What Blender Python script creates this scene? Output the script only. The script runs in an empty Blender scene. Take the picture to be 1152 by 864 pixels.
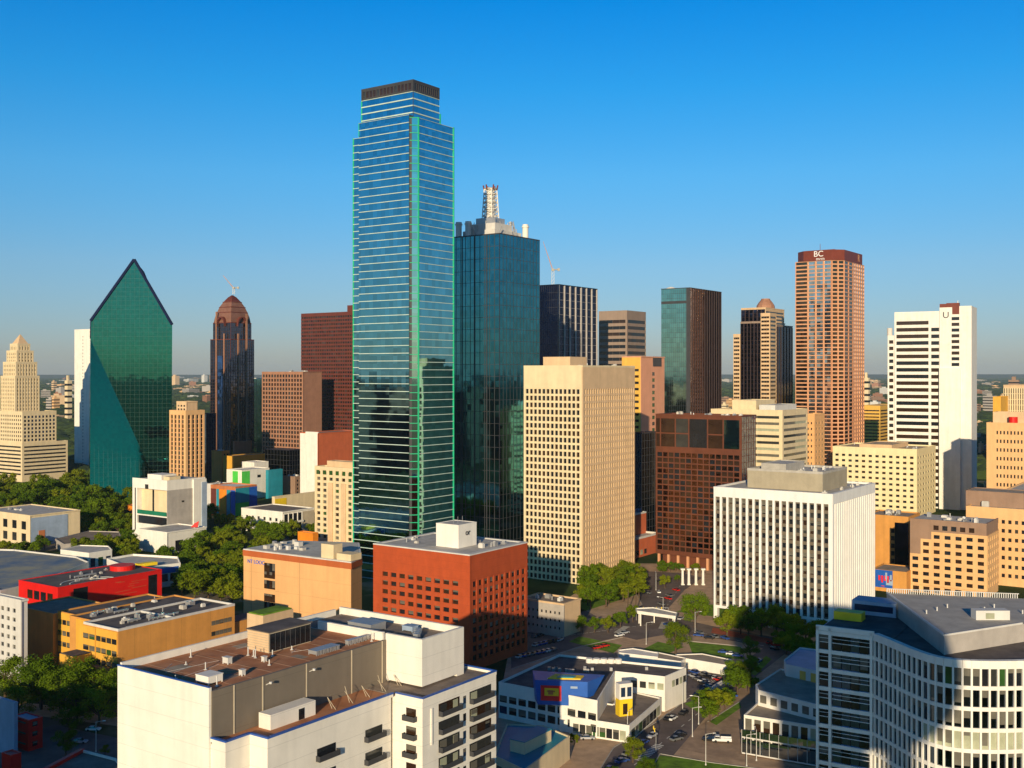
import bpy, math, random
from mathutils import Vector
random.seed(7)
R = math.radians
F = 1240.0; CH = 115.0; HZ = 420.0
AZ = 10.0; EL = 12.3
S = bpy.context.scene
C = S.collection
# ---------------------------------------------------------------- camera, sky, sun, exposure
cam = bpy.data.cameras.new('camera'); co = bpy.data.objects.new('camera', cam); C.objects.link(co)
co.location = (0, 0, CH); co.rotation_euler = (R(90), 0, 0)
cam.sensor_width = 36; cam.lens = 36 * F / 1152; cam.shift_y = -12 / 1152
cam.clip_start = 1; cam.clip_end = 200000
S.camera = co
w = bpy.data.worlds.new('World'); S.world = w; w.use_nodes = True
nt = w.node_tree; nt.nodes.clear()
sky = nt.nodes.new('ShaderNodeTexSky'); sky.sky_type = 'NISHITA'; sky.sun_disc = False
sky.sun_elevation = R(EL + 3); sky.sun_rotation = R(180 + AZ)
sky.altitude = 300; sky.air_density = 0.8; sky.dust_density = 0.4; sky.ozone_density = 4.0
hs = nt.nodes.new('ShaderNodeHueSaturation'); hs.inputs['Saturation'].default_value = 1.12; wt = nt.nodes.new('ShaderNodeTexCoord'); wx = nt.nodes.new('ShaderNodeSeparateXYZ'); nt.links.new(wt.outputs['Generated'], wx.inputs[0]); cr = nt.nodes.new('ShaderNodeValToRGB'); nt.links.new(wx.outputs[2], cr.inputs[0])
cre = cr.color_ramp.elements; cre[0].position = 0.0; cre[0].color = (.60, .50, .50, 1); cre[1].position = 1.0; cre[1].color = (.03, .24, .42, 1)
for q_, c_ in ((.02, (.64, .54, .53)), (.096, (.80, .78, .72)), (.175, (.60, 1.0, .96)), (.25, (.22, 1.04, 1.12)), (.175 + .145, (.02, .98, 1.22)), (.44, (.02, .50, .72))): e_ = cre.new(q_); e_.color = (*[x / 1.2 for x in c_], 1)  # sky tint by height, darkened above the view to lessen fill light
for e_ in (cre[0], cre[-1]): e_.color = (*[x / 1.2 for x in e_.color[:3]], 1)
bg = nt.nodes.new('ShaderNodeBackground'); bg.inputs['Strength'].default_value = 0.15
wo = nt.nodes.new('ShaderNodeOutputWorld')
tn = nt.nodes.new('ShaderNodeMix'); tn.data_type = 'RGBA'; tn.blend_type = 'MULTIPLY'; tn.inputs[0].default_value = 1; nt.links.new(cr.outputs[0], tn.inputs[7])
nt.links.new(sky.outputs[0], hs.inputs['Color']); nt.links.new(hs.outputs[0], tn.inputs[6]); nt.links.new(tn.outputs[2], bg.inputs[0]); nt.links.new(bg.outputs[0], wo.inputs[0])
sl = bpy.data.lights.new('sun', 'SUN'); sl.energy = 5.0; sl.angle = R(0.5); sl.color = (1.0, 0.81, 0.53)
so = bpy.data.objects.new('sun', sl); C.objects.link(so)
sdir = Vector((math.sin(R(AZ)) * math.cos(R(EL)), math.cos(R(AZ)) * math.cos(R(EL)), -math.sin(R(EL))))
so.rotation_euler = sdir.to_track_quat('-Z', 'Y').to_euler(); so.location = (0, -100, 300)
S.view_settings.view_transform = 'Standard'; S.view_settings.look = 'None'
S.view_settings.exposure = 0.08; S.view_settings.gamma = 1
S.render.engine = 'CYCLES'
S.cycles.max_bounces = 6; S.cycles.glossy_bounces = 3; S.cycles.volume_bounces = 0

# ---------------------------------------------------------------- materials
MATS = {}
def mat(name, col, rough=0.8, metal=0.0, var=0.12, scale=0.15, bump=0.0, spec=0.3, col2=None, emit=None, joints=None):
    if name in MATS: return MATS[name]
    m = bpy.data.materials.new(name); m.use_nodes = True; n = m.node_tree.nodes; l = m.node_tree.links
    p = n['Principled BSDF']; p.inputs['Roughness'].default_value = rough; p.inputs['Metallic'].default_value = metal
    p.inputs['Specular IOR Level'].default_value = spec
    tc = n.new('ShaderNodeTexCoord')
    no = n.new('ShaderNodeTexNoise'); no.inputs['Scale'].default_value = scale; no.inputs['Detail'].default_value = 6; no.inputs['Roughness'].default_value = .65
    l.new(tc.outputs['Object'], no.inputs['Vector'])
    mx = n.new('ShaderNodeMix'); mx.data_type = 'RGBA'
    c2 = col2 or tuple(min(1, c * (1 + var)) for c in col); c1 = col if col2 else tuple(c * (1 - var) for c in col)
    mx.inputs[6].default_value = (*c1, 1); mx.inputs[7].default_value = (*c2, 1)
    mr = n.new('ShaderNodeMapRange'); mr.inputs[1].default_value = .35; mr.inputs[2].default_value = .65
    l.new(no.outputs[0], mr.inputs[0]); l.new(mr.outputs[0], mx.inputs[0])
    out = mx.outputs[2]
    if joints:      # panel joints: thin darker lines each (dx, dz) metres
        sx = n.new('ShaderNodeSeparateXYZ'); l.new(tc.outputs['Object'], sx.inputs[0])
        ad = n.new('ShaderNodeMath'); ad.operation = 'ADD'; l.new(sx.outputs[0], ad.inputs[0]); l.new(sx.outputs[1], ad.inputs[1])
        fac = None
        for src, st, wd in ((ad.outputs[0], joints[0], joints[2]), (sx.outputs[2], joints[1], joints[2])):
            if not st: continue
            md = n.new('ShaderNodeMath'); md.operation = 'PINGPONG'; md.inputs[1].default_value = st / 2; l.new(src, md.inputs[0])
            lt = n.new('ShaderNodeMath'); lt.operation = 'LESS_THAN'; lt.inputs[1].default_value = wd; l.new(md.outputs[0], lt.inputs[0])
            if fac is None: fac = lt.outputs[0]
            else:
                mm = n.new('ShaderNodeMath'); mm.operation = 'MAXIMUM'; l.new(fac, mm.inputs[0]); l.new(lt.outputs[0], mm.inputs[1]); fac = mm.outputs[0]
        sc = n.new('ShaderNodeMath'); sc.operation = 'MULTIPLY'; sc.inputs[1].default_value = joints[3]; l.new(fac, sc.inputs[0])
        m2 = n.new('ShaderNodeMix'); m2.data_type = 'RGBA'; m2.inputs[7].default_value = (*[c * .35 for c in col], 1)
        l.new(sc.outputs[0], m2.inputs[0]); l.new(out, m2.inputs[6]); out = m2.outputs[2]
    if rough > .55 and not emit:     # rain streaks and grime with a shape of their own
        mp = n.new('ShaderNodeMapping'); mp.inputs['Scale'].default_value = (1, 1, .07); l.new(tc.outputs['Object'], mp.inputs[0])
        n2 = n.new('ShaderNodeTexNoise'); n2.inputs['Scale'].default_value = .45; n2.inputs['Detail'].default_value = 4; l.new(mp.outputs[0], n2.inputs[0])
        m3 = n.new('ShaderNodeMapRange'); m3.inputs[1].default_value = .38; m3.inputs[2].default_value = .68; m3.inputs[3].default_value = 1.02; m3.inputs[4].default_value = .93; l.new(n2.outputs[0], m3.inputs[0])
        vm = n.new('ShaderNodeVectorMath'); vm.operation = 'SCALE'; l.new(out, vm.inputs[0]); l.new(m3.outputs[0], vm.inputs['Scale']); out = vm.outputs[0]
    l.new(out, p.inputs['Base Color'])
    if bump:
        b = n.new('ShaderNodeBump'); b.inputs['Strength'].default_value = bump; l.new(no.outputs[0], b.inputs['Height']); l.new(b.outputs[0], p.inputs['Normal'])
    if emit: p.inputs['Emission Color'].default_value = (*emit[0], 1); p.inputs['Emission Strength'].default_value = emit[1]
    MATS[name] = m; return m

def glass(name, tint, rough=0.05, wav=0.02, cell=(3.0, 4.0), dark=(.01, .012, .015), metal=1.0, var=.18):
    """reflective curtain-wall glass: tinted mirror, each pane leans a little and differs a little"""
    m = bpy.data.materials.new(name); m.use_nodes = True; n = m.node_tree.nodes; l = m.node_tree.links
    p = n['Principled BSDF']; p.inputs['Roughness'].default_value = rough; p.inputs['Metallic'].default_value = metal
    tc = n.new('ShaderNodeTexCoord'); sx = n.new('ShaderNodeSeparateXYZ'); l.new(tc.outputs['Object'], sx.inputs[0])
    cx = n.new('ShaderNodeCombineXYZ')
    for i, st in ((0, cell[0]), (1, cell[0]), (2, cell[1])):
        d = n.new('ShaderNodeMath'); d.operation = 'DIVIDE'; d.inputs[1].default_value = st; l.new(sx.outputs[i], d.inputs[0])
        f = n.new('ShaderNodeMath'); f.operation = 'FLOOR'; l.new(d.outputs[0], f.inputs[0]); l.new(f.outputs[0], cx.inputs[i])
    wn = n.new('ShaderNodeTexWhiteNoise'); l.new(cx.outputs[0], wn.inputs['Vector'])
    mx = n.new('ShaderNodeMix'); mx.data_type = 'RGBA'; l.new(wn.outputs['Value'], mx.inputs[0])
    mx.inputs[6].default_value = (*[c * (1 - var) for c in tint], 1); mx.inputs[7].default_value = (*[min(1, c * (1 + var * .5)) for c in tint], 1)
    l.new(mx.outputs[2], p.inputs['Base Color'])
    # lean of panes
    g = n.new('ShaderNodeNewGeometry')
    vs = n.new('ShaderNodeVectorMath'); vs.operation = 'SUBTRACT'; l.new(wn.outputs['Color'], vs.inputs[0]); vs.inputs[1].default_value = (.5, .5, .5)
    sc = n.new('ShaderNodeVectorMath'); sc.operation = 'SCALE'; sc.inputs['Scale'].default_value = wav; l.new(vs.outputs[0], sc.inputs[0])
    nz = n.new('ShaderNodeTexNoise'); nz.inputs['Scale'].default_value = .04; l.new(tc.outputs['Object'], nz.inputs['Vector'])
    v2 = n.new('ShaderNodeVectorMath'); v2.operation = 'SUBTRACT'; l.new(nz.outputs['Color'], v2.inputs[0]); v2.inputs[1].default_value = (.5, .5, .5)
    s2 = n.new('ShaderNodeVectorMath'); s2.operation = 'SCALE'; s2.inputs['Scale'].default_value = wav * 1.2; l.new(v2.outputs[0], s2.inputs[0])
    a1 = n.new('ShaderNodeVectorMath'); l.new(g.outputs['Normal'], a1.inputs[0]); l.new(sc.outputs[0], a1.inputs[1])
    a2 = n.new('ShaderNodeVectorMath'); l.new(a1.outputs[0], a2.inputs[0]); l.new(s2.outputs[0], a2.inputs[1])
    nn = n.new('ShaderNodeVectorMath'); nn.operation = 'NORMALIZE'; l.new(a2.outputs[0], nn.inputs[0]); l.new(nn.outputs[0], p.inputs['Normal'])
    MATS[name] = m; return m

M = MATS
mat('win_dark', (.012, .014, .018), .12, spec=.6, var=.3)
mat('win_mid', (.035, .036, .034), .15, spec=.6, var=.3)
mat('win_blind', (.13, .12, .095), .4, var=.3)
mat('win_brown', (.035, .018, .01), .12, spec=.6, var=.3)
mat('win_blue', (.012, .03, .07), .1, spec=.7, var=.3)
mat('win_green', (.03, .085, .02), .15, spec=.6, var=.4)
mat('win_pale', (.35, .36, .25), .3, var=.3)
mat('cream', (.72, .58, .36), var=.06); mat('tan', (.66, .46, .27), var=.07); mat('peach', (.72, .40, .17), var=.04, joints=(9, 7.5, .08, .35))
mat('peach_dark', (.45, .11, .03), var=.06)
mat('white', (.80, .76, .68), var=.05); mat('white_panel', (.81, .76, .67), var=.05, joints=(0, 3.9, .05, .3)); mat('offwhite', (.62, .60, .56), var=.06)
mat('stripe_white', (.80, .78, .74), var=.04); mat('stripe_tan', (.36, .31, .22), var=.1)
mat('taupe', (.20, .165, .125), var=.06, joints=(0, 7, .05, .3)); mat('taupe_trim', (.5, .42, .3))
mat('roof_brown', (.38, .14, .055), .9, var=.3, scale=.12, col2=(.54, .25, .12)); mat('roof_grey', (.24, .19, .15), .9, var=.25, scale=.2)
mat('roof_dark', (.12, .10, .09), .9, var=.3, scale=.2); mat('roof_light', (.50, .47, .42), .9, var=.15, scale=.2); mat('roof_tan', (.36, .29, .21), .9, var=.2)
mat('blue_trim', (.03, .10, .38), .5); mat('brick_red', (.42, .07, .018), .8, var=.08, scale=.3, joints=(0, 3.2, .05, .3)); mat('brick', (.55, .13, .05), .8, var=.08)
mat('maroon', (.13, .035, .025), .5, var=.1); mat('brown_grid', (.36, .18, .11), .6, var=.1); mat('copper', (.60, .30, .16), .45, var=.08)
mat('copper_dark', (.17, .035, .02), .5, var=.1); mat('copper_pink', (.62, .27, .17), .5, var=.06)
mat('orange_brown', (.62, .29, .07), .8, var=.08, joints=(7, 0, .06, .4)); mat('ochre', (.72, .38, .05), .8, var=.08); mat('red', (.66, .012, .008), .5, var=.08)
mat('concrete', (.42, .39, .34), .9, var=.12, scale=.3); mat('metal', (.45, .45, .45), .4, metal=.5); mat('dark_metal', (.05, .05, .055), .5)
mat('hotel_yellow', (.80, .68, .40), var=.05); mat('brown_frame', (.125, .04, .02), .5, var=.12); mat('crown_stone', (.21, .10, .07), .6); mat('terrace_green', (.012, .17, .09), .5); mat('navy_edge', (.006, .012, .05), .8, spec=.1); mat('forecourt', (.40, .27, .17), .9, var=.2, scale=.2); mat('spandrel_brown', (.15, .12, .085)); mat('orange_tan', (.74, .44, .20), var=.05)
mat('mauve_brown', (.30, .19, .13), var=.08); mat('pinkish', (.70, .33, .20), var=.05); mat('gold', (.72, .42, .08), var=.06)
mat('band_brown', (.30, .22, .17), .6, var=.06); mat('navy_wall', (.01, .013, .03), .2, spec=.6); mat('fin_white', (.45, .42, .40), .5)
mat('teal_paint', (.02, .25, .33), .5); mat('green_paint', (.08, .55, .07), .5); mat('orange_paint', (.75, .24, .02), .5); mat('yellow_paint', (.80, .55, .02), .5)
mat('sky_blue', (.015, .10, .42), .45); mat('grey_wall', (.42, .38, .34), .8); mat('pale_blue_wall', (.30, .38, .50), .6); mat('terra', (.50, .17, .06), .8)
mat('green_neon', (.02, .42, .20), .4, emit=((.02, .8, .25), .03)); mat('band_white', (.52, .64, .56), .4)
mat('asphalt', (.16, .125, .11), .9, var=.25, scale=.08); mat('pavement', (.50, .34, .21), .9, var=.2, scale=.15); mat('lawn', (.13, .24, .012), .95, var=.35, scale=.3)
mat('paint_line', (.7, .68, .6), .8); mat('brick_path', (.33, .08, .04), .9, var=.2)
mat('bark', (.10, .065, .04), .95); mat('tyre', (.02, .02, .02), .8); mat('car_glass', (.01, .012, .015), .08, spec=.8)
mat('sign_dark', (.02, .02, .03), .5); mat('sign_white', (.8, .8, .78), .5); mat('sign_blue', (.03, .12, .6), .5); mat('sign_red', (.7, .02, .02), .5)
for nme, c in (('white', (.75, .75, .74)), ('silver', (.42, .43, .45)), ('black', (.015, .015, .018)), ('red', (.55, .02, .015)), ('blue', (.03, .08, .30)), ('grey', (.15, .155, .16))):
    mat('car_' + nme, c, .25, spec=.6, var=.03)
glass('glass_tower', (.25, .60, .68), .04, .009, (3, 4.3)); mat('mauve_dark', (.055, .035, .035), .5); mat('prism_line', (.012, .06, .045), .5)
glass('glass_ren', (.07, .30, .34), .05, .010, (3.2, 3.8)); glass('glass_prism', (.012, .11, .10), .03, .003, (2.2, 2.2), var=.12); glass('glass_prism_low', (.05, .29, .115), .05, .004, (2.2, 2.2), var=.12)  # facet glass tinted brighter, its stronger sky reflection put into the colour
glass('glass_green', (.36, .62, .50), .04, .004); glass('glass_brown', (.12, .09, .10), .08, .01); glass('glass_navy', (.03, .035, .07), .1, .008); glass('glass_win', (.10, .13, .17), .06, .02, (1.6, 3.9), var=.5)
glass('glass_blue', (.16, .30, .62), .08, .04); glass('glass_arch', (.15, .16, .22), .08, .02); glass('glass_copper', (.80, .72, .62), .1, .05); glass('glass_bronze', (.25, .13, .07), .08, .06)
glass('glass_step', (.10, .08, .11), .08, .04); glass('glass_shade', (.30, .36, .42), .08, .06)

# ---------------------------------------------------------------- mesh builder
class MB:
    def __init__(s): s.v = []; s.f = []; s.mi = []
    def face(s, pts, mi=0):
        b = len(s.v); s.v += [tuple(p) for p in pts]; s.f.append(tuple(range(b, b + len(pts)))); s.mi.append(mi)
    def hexa(s, p, mi=0):
        b = len(s.v); s.v += [tuple(q) for q in p]
        for f in ((0, 3, 2, 1), (4, 5, 6, 7), (0, 1, 5, 4), (1, 2, 6, 5), (2, 3, 7, 6), (3, 0, 4, 7)):
            s.f.append(tuple(b + i for i in f)); s.mi.append(mi)
    def box(s, x0, x1, y0, y1, z0, z1, mi=0):
        s.hexa([(x0, y0, z0), (x1, y0, z0), (x1, y1, z0), (x0, y1, z0), (x0, y0, z1), (x1, y0, z1), (x1, y1, z1), (x0, y1, z1)], mi)
    def obox(s, o, d, s0, s1, n0, n1, z0, z1, mi=0):
        nx, ny = d[1], -d[0]
        P = lambda a, b, z: (o[0] + d[0] * a + nx * b, o[1] + d[1] * a + ny * b, z)
        s.hexa([P(s0, n1, z0), P(s1, n1, z0), P(s1, n0, z0), P(s0, n0, z0), P(s0, n1, z1), P(s1, n1, z1), P(s1, n0, z1), P(s0, n0, z1)], mi)
    def prism(s, pts, z0, z1, mi=0, top=True):
        n = len(pts); b = len(s.v)
        s.v += [(p[0], p[1], z0) for p in pts] + [(p[0], p[1], z1) for p in pts]
        for i in range(n):
            j = (i + 1) % n; s.f.append((b + i, b + j, b + n + j, b + n + i)); s.mi.append(mi)
        s.f.append(tuple(b + n + i for i in range(n))); s.mi.append(mi)
        s.f.append(tuple(b + i for i in reversed(range(n)))); s.mi.append(mi)
    def frustum(s, cx, cy, w0, w1, z0, z1, mi=0):
        a, c = w0 / 2, w1 / 2
        s.hexa([(cx - a, cy - a, z0), (cx + a, cy - a, z0), (cx + a, cy + a, z0), (cx - a, cy + a, z0), (cx - c, cy - c, z1), (cx + c, cy - c, z1), (cx + c, cy + c, z1), (cx - c, cy + c, z1)], mi)
    def cyl(s, cx, cy, r0, r1, z0, z1, n=16, mi=0):
        b = len(s.v)
        for r, z in ((r0, z0), (r1, z1)):
            for i in range(n): a = 2 * math.pi * i / n; s.v.append((cx + r * math.cos(a), cy + r * math.sin(a), z))
        for i in range(n): j = (i + 1) % n; s.f.append((b + i, b + j, b + n + j, b + n + i)); s.mi.append(mi)
        s.f.append(tuple(b + n + i for i in range(n))); s.mi.append(mi); s.f.append(tuple(b + i for i in reversed(range(n)))); s.mi.append(mi)
    def tube(s, p, q, r0, r1=None, n=6, mi=0):
        r1 = r0 if r1 is None else r1; p = Vector(p); q = Vector(q); d = (q - p).normalized()
        u = d.orthogonal().normalized(); v = d.cross(u); b = len(s.v)
        for c, r in ((p, r0), (q, r1)):
            for i in range(n): a = 2 * math.pi * i / n; s.v.append(tuple(c + u * r * math.cos(a) + v * r * math.sin(a)))
        for i in range(n): j = (i + 1) % n; s.f.append((b + i, b + j, b + n + j, b + n + i)); s.mi.append(mi)
        s.f.append(tuple(b + n + i for i in range(n))); s.mi.append(mi); s.f.append(tuple(b + i for i in reversed(range(n)))); s.mi.append(mi)
    def mesh(s, name, mats, smooth=False):
        me = bpy.data.meshes.new(name); me.from_pydata(s.v, [], s.f)
        for m in (mats if isinstance(mats, (list, tuple)) else [mats]): me.materials.append(M[m] if isinstance(m, str) else m)
        me.polygons.foreach_set('material_index', s.mi)
        if smooth: me.polygons.foreach_set('use_smooth', [True] * len(s.f))
        me.update(); return me
    def build(s, name, mats, parent=None, smooth=False):
        o = bpy.data.objects.new(name, s.mesh(name, mats, smooth)); C.objects.link(o); o.parent = parent; return o

def tag(o, label=None, cat=None, group=None, kind=None):
    for k, v in (('label', label), ('category', cat), ('group', group), ('kind', kind)):
        if v: o[k] = v
    return o
def empty(name, loc, rz=0):
    o = bpy.data.objects.new(name, None); C.objects.link(o); o.location = loc; o.rotation_euler = (0, 0, rz); o.empty_display_size = 1; return o
def copy_tree(o, parent=None):
    c = o.copy(); C.objects.link(c); c.parent = parent
    for ch in KIDS(o): copy_tree(ch, c)
    return c
def KIDS(o): return [x for x in bpy.data.objects if x.parent == o]
def G(px, py): Y = CH * F / (py - HZ); return ((px - 576) / F * Y, Y)
def PH(px, py, h): Y = (CH - h) * F / (py - HZ); return ((px - 576) / F * Y, Y)
def HT(py, Y): return CH - (py - HZ) / F * Y

WMESH = {}
def win_mesh(w_, h_, m, fr=0):
    k = (round(w_, 2), round(h_, 2), m, fr)
    if k not in WMESH:
        b = MB(); b.box(-w_ / 2, w_ / 2, -.05, .05, -h_ / 2, h_ / 2)
        if fr: b.box(-w_ / 2 + .06, w_ / 2 - .06, -.07, -.052, h_ / 2 - h_ * fr, h_ / 2 - .05, 1)
        WMESH[k] = b.mesh('window', [m, 'win_blind'] if fr else m)
    return WMESH[k]
WIN_MAX = 100

class Bld:
    """a building: near corner at (xn, Yn); local x runs along its right face, local y along its left face"""
    def __init__(s, name, label, cat='building', xn=None, Y=None, xl=None, xr=None, rot=55, group=None, at=None):
        N = at if at else ((xn - 576) / F * Y, Y)
        s.N = N; s.rot = R(rot); s.Y = N[1]
        s.root = empty(name, (N[0], N[1], 0), s.rot); tag(s.root, label, cat, group)
        s.a = (math.cos(s.rot), math.sin(s.rot)); s.b = (-s.a[1], s.a[0])
        s.P = {}; s.W = []; s.blinds = N[1] < 500
        if xr is not None: s.Lx = s.solve(xr, s.a)
        if xl is not None: s.Ly = s.solve(xl, s.b)
    def solve(s, px, d, off=(0, 0)):
        k = (px - 576) / F; x, y = s.N[0] + off[0], s.N[1] + off[1]
        t = (k * y - x) / (d[0] - k * d[1])
        if t < 0 or t > 400: print('BAD LENGTH', s.root.name, px, t); t = 30
        return t
    def sx(s, px, y=0): return s.solve(px, s.a, (s.b[0] * y, s.b[1] * y))
    def sy(s, px, x=0): return s.solve(px, s.b, (s.a[0] * x, s.a[1] * x))
    def h(s, py, Y=None): return HT(py, Y or s.Y)
    def wy(s, x, y): return s.N[1] + s.a[1] * x + s.b[1] * y
    def loc(s, X, Y):
        dx, dy = X - s.N[0], Y - s.N[1]; return (dx * s.a[0] + dy * s.a[1], dx * s.b[0] + dy * s.b[1])
    def p(s, name, m):
        if (name, m) not in s.P: s.P[(name, m)] = MB()
        return s.P[(name, m)]
    def win(s, o, d, sc, zc, w_, h_, n=.03, m=('win_dark', 'win_dark', 'win_mid', 'win_mid', 'win_blind')):
        nx, ny = d[1], -d[0]
        s.W.append((o[0] + d[0] * sc + nx * n, o[1] + d[1] * sc + ny * n, zc, w_, h_, math.atan2(d[1], d[0]), random.choice(m), random.choice((0, 0, 0, .25, .45, .8)) if w_ < 5 and h_ > 1.2 and s.blinds else 0))
    def facade(s, o, d, L, z0, z1, sp):
        t = sp.get('t', 'grid'); wm = sp.get('wm', 'cream'); pm = sp.get('pm', wm); sm = sp.get('sm', wm)
        pd = sp.get('pd', .4); sd = sp.get('sd', pd - .03); mt = sp.get('mt', 1.5); mb = sp.get('mb', 0); ms = sp.get('ms', .8)
        g = sp.get('g', ('win_dark', 'win_dark', 'win_mid', 'win_blind'))
        PM = s.p('facade_piers' if pm != wm else 'wall', pm); SM = s.p('spandrels' if sm != wm else 'wall', sm); WM = s.p('wall', wm)
        H = z1 - z0; e0 = -pd if sp.get('ext', 1) else 0
        if t == 'plain': return
        if mt > 0: WM.obox(o, d, 0, L + pd, 0, pd, z1 - mt, z1) if False else WM.obox(o, d, 0, L, 0, pd + .03, z1 - mt, z1)
        if mb > 0: WM.obox(o, d, 0, L, 0, pd + .03, z0, z0 + mb)
        za, zb = z0 + mb, z1 - mt
        if t in ('grid', 'bands'):
            rows = sp.get('rows') or max(1, round((zb - za) / sp.get('fh', 4)))
            cols = sp.get('cols') or max(1, round((L - 2 * ms) / sp.get('cw', 3)))
            wf, hf = sp.get('wf', .6), sp.get('hf', .6); cw = (L - 2 * ms) / cols; rh = (zb - za) / rows
            pw = cw * (1 - wf)
            if t == 'bands': cols_edges = [(0, ms), (L - ms, L)]
            else:
                cols_edges = [(0, ms + pw / 2)] + [(ms + cw * i - pw / 2, ms + cw * i + pw / 2) for i in range(1, cols)] + [(L - ms - pw / 2, L)]
            for a, b in cols_edges: PM.obox(o, d, a, b, 0, pd, za, zb)
            sh = rh * (1 - hf); off = sp.get('soff', 0)
            for r in range(rows + 1):
                zc = za + r * rh
                SM.obox(o, d, 0.02, L - .02, 0, sd, max(za, zc - sh / 2), min(zb, zc + sh / 2))
            sk = sp.get('skip', ())
            if t == 'bands':
                nb = sp.get('nb', 1); bw = (L - 2 * ms) / nb
                for r in range(rows):
                    for k in range(nb): s.win(o, d, ms + bw * (k + .5), za + (r + .5) * rh, bw - (.15 if nb > 1 else 0), rh * hf, m=g)
            else:
                for r in range(rows):
                    for c in range(cols): s.win(o, d, ms + (c + .5) * cw, za + (r + .5) * rh, cw * wf, rh * hf, m=g)
        if t == 'curtain':
            gm = sp['gm']; s.p('glass_facade', gm).obox(o, d, .02, L - .02, 0, .1, za, zb)
            mm = sp.get('mm', 'dark_metal'); MM = s.p('mullions', mm)
            cols = sp.get('cols', 8); rows = sp.get('rows', 20); mw = sp.get('mw', .15); mh = sp.get('mh', mw); md = sp.get('md', .25); hd = sp.get('hd', md - .05)
            if cols:
                for i in range(cols + 1):
                    c = L * i / cols; MM.obox(o, d, max(0, c - mw), min(L, c + mw), 0, md, za, zb)
            HM = s.p('floor_bands', sp['hm']) if sp.get('hm') else MM
            if rows:
                for i in range(rows + 1):
                    zc = za + (zb - za) * i / rows; HM.obox(o, d, .01, L - .01, 0, hd, max(za, zc - mh), min(zb, zc + mh))
    def vol(s, x0, y0, lx, ly, z0, z1, wall='cream', roof='roof_grey', L=None, R_=None, par=.9, name='wall', pt=.5, parm=None):
        s.p(name, wall).box(x0, x0 + lx, y0, y0 + ly, z0, z1)
        pd = 0
        for sp in (L, R_):
            if sp: pd = max(pd, sp.get('pd', .4) if sp.get('t') != 'curtain' else sp.get('md', .25))
        if R_: s.facade((x0, y0), (1, 0), lx, z0, z1, dict(R_, wm=R_.get('wm', wall)))
        if L: s.facade((x0, y0 + ly), (0, -1), ly, z0, z1, dict(L, wm=L.get('wm', wall)))
        if pd and (L or R_):    # fill the corner between the two protruding faces
            wm_ = (R_ or L).get('pm', (R_ or L).get('wm', wall)); s.p('wall' if wm_ == wall else 'corner_post', wm_).box(x0 - pd, x0, y0 - pd, y0, z0, z1)
        e = pd + .06
        if par:
            P = s.p('parapet', parm or wall); X0, X1, Y0, Y1 = x0 - e, x0 + lx + .05, y0 - e, y0 + ly + .05
            P.box(X0, X1, Y0, y0 + pt, z1, z1 + par); P.box(X0, X1, y0 + ly - pt, Y1, z1, z1 + par)
            P.box(X0, x0 + pt, y0 + pt, y0 + ly - pt, z1, z1 + par); P.box(x0 + lx - pt, X1, y0 + pt, y0 + ly - pt, z1, z1 + par)
            if roof: s.p('roof', roof).box(x0 + pt, x0 + lx - pt, y0 + pt, y0 + ly - pt, z1, z1 + .12)
        elif roof: s.p('roof', roof).box(x0 - e, x0 + lx, y0 - e, y0 + ly, z1, z1 + .15)
    def clutter(s, x0, y0, lx, ly, z, n=6, seed=1, big=3.0):
        rr = random.Random(seed); A = []
        for i in range(n * 3):
            if len(A) >= n: break
            w_, d_, h_ = rr.uniform(1, big), rr.uniform(1, big), rr.uniform(.7, big * .6)
            if lx < w_ + 2 or ly < d_ + 2: continue
            x, y = x0 + rr.uniform(1, lx - w_ - 1), y0 + rr.uniform(1, ly - d_ - 1)
            if any(abs(x - a) < big + .3 and abs(y - b) < big + .3 for a, b in A): continue
            A.append((x, y)); b = MB(); b.box(x, x + w_, y, y + d_, z + .13, z + h_)
            k = rr.random()
            if k < .5: b.box(x + .2, x + w_ - .2, y + .2, y + d_ - .2, z + h_, z + h_ + .3)
            else: b.cyl(x + w_ / 2, y + d_ / 2, w_ * .3, w_ * .3, z + h_, z + h_ + .5, 10)
            b.build('air_unit', rr.choice(['roof_light', 'metal', 'offwhite']), s.root)
        if n >= 5 and lx > 10 and ly > 10:
            for i in range(n // 3):
                x, y = x0 + rr.uniform(1, lx * .5), y0 + rr.uniform(1, ly * .8); du = MB(); L_ = rr.uniform(4, lx * .4); du.box(x, x + L_, y, y + .7, z + .5, z + 1.1)
                for q in range(int(L_ // 2) + 1): du.box(x + q * 2, x + q * 2 + .15, y + .1, y + .6, z + .13, z + .5)
                du.build('roof_duct', 'metal', s.root)
        p = MB()
        for i in range(max(1, n // 2)):
            x, y = x0 + rr.uniform(1, max(1.1, lx - 1)), y0 + rr.uniform(1, max(1.1, ly - 1)); p.cyl(x, y, .25, .25, z + .12, z + rr.uniform(1, 2.2), 8)
        p.build('vent_pipe', 'metal', s.root)
    def done(s):
        for (nme, m), b in s.P.items():
            if b.v: b.build(nme, m, s.root)
        if not s.W: return s
        cx = s.N
        def sc(q):
            X = s.N[0] + s.a[0] * q[0] + s.b[0] * q[1]; Y = s.N[1] + s.a[1] * q[0] + s.b[1] * q[1]
            an = q[5] + s.rot; nx, ny = math.sin(an), -math.cos(an); D = math.hypot(X, Y)
            return q[3] * q[4] * max(.0, -(nx * X + ny * Y) / D) / D ** 2 * (1 + q[2] * .003)
        s.W.sort(key=sc, reverse=True)
        for q in s.W[:WIN_MAX]:
            o = bpy.data.objects.new('window', win_mesh(q[3], q[4], q[6], q[7])); C.objects.link(o); o.parent = s.root
            o.location = q[:3]; o.rotation_euler = (0, 0, q[5])
        rest = s.W[WIN_MAX:]
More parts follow.
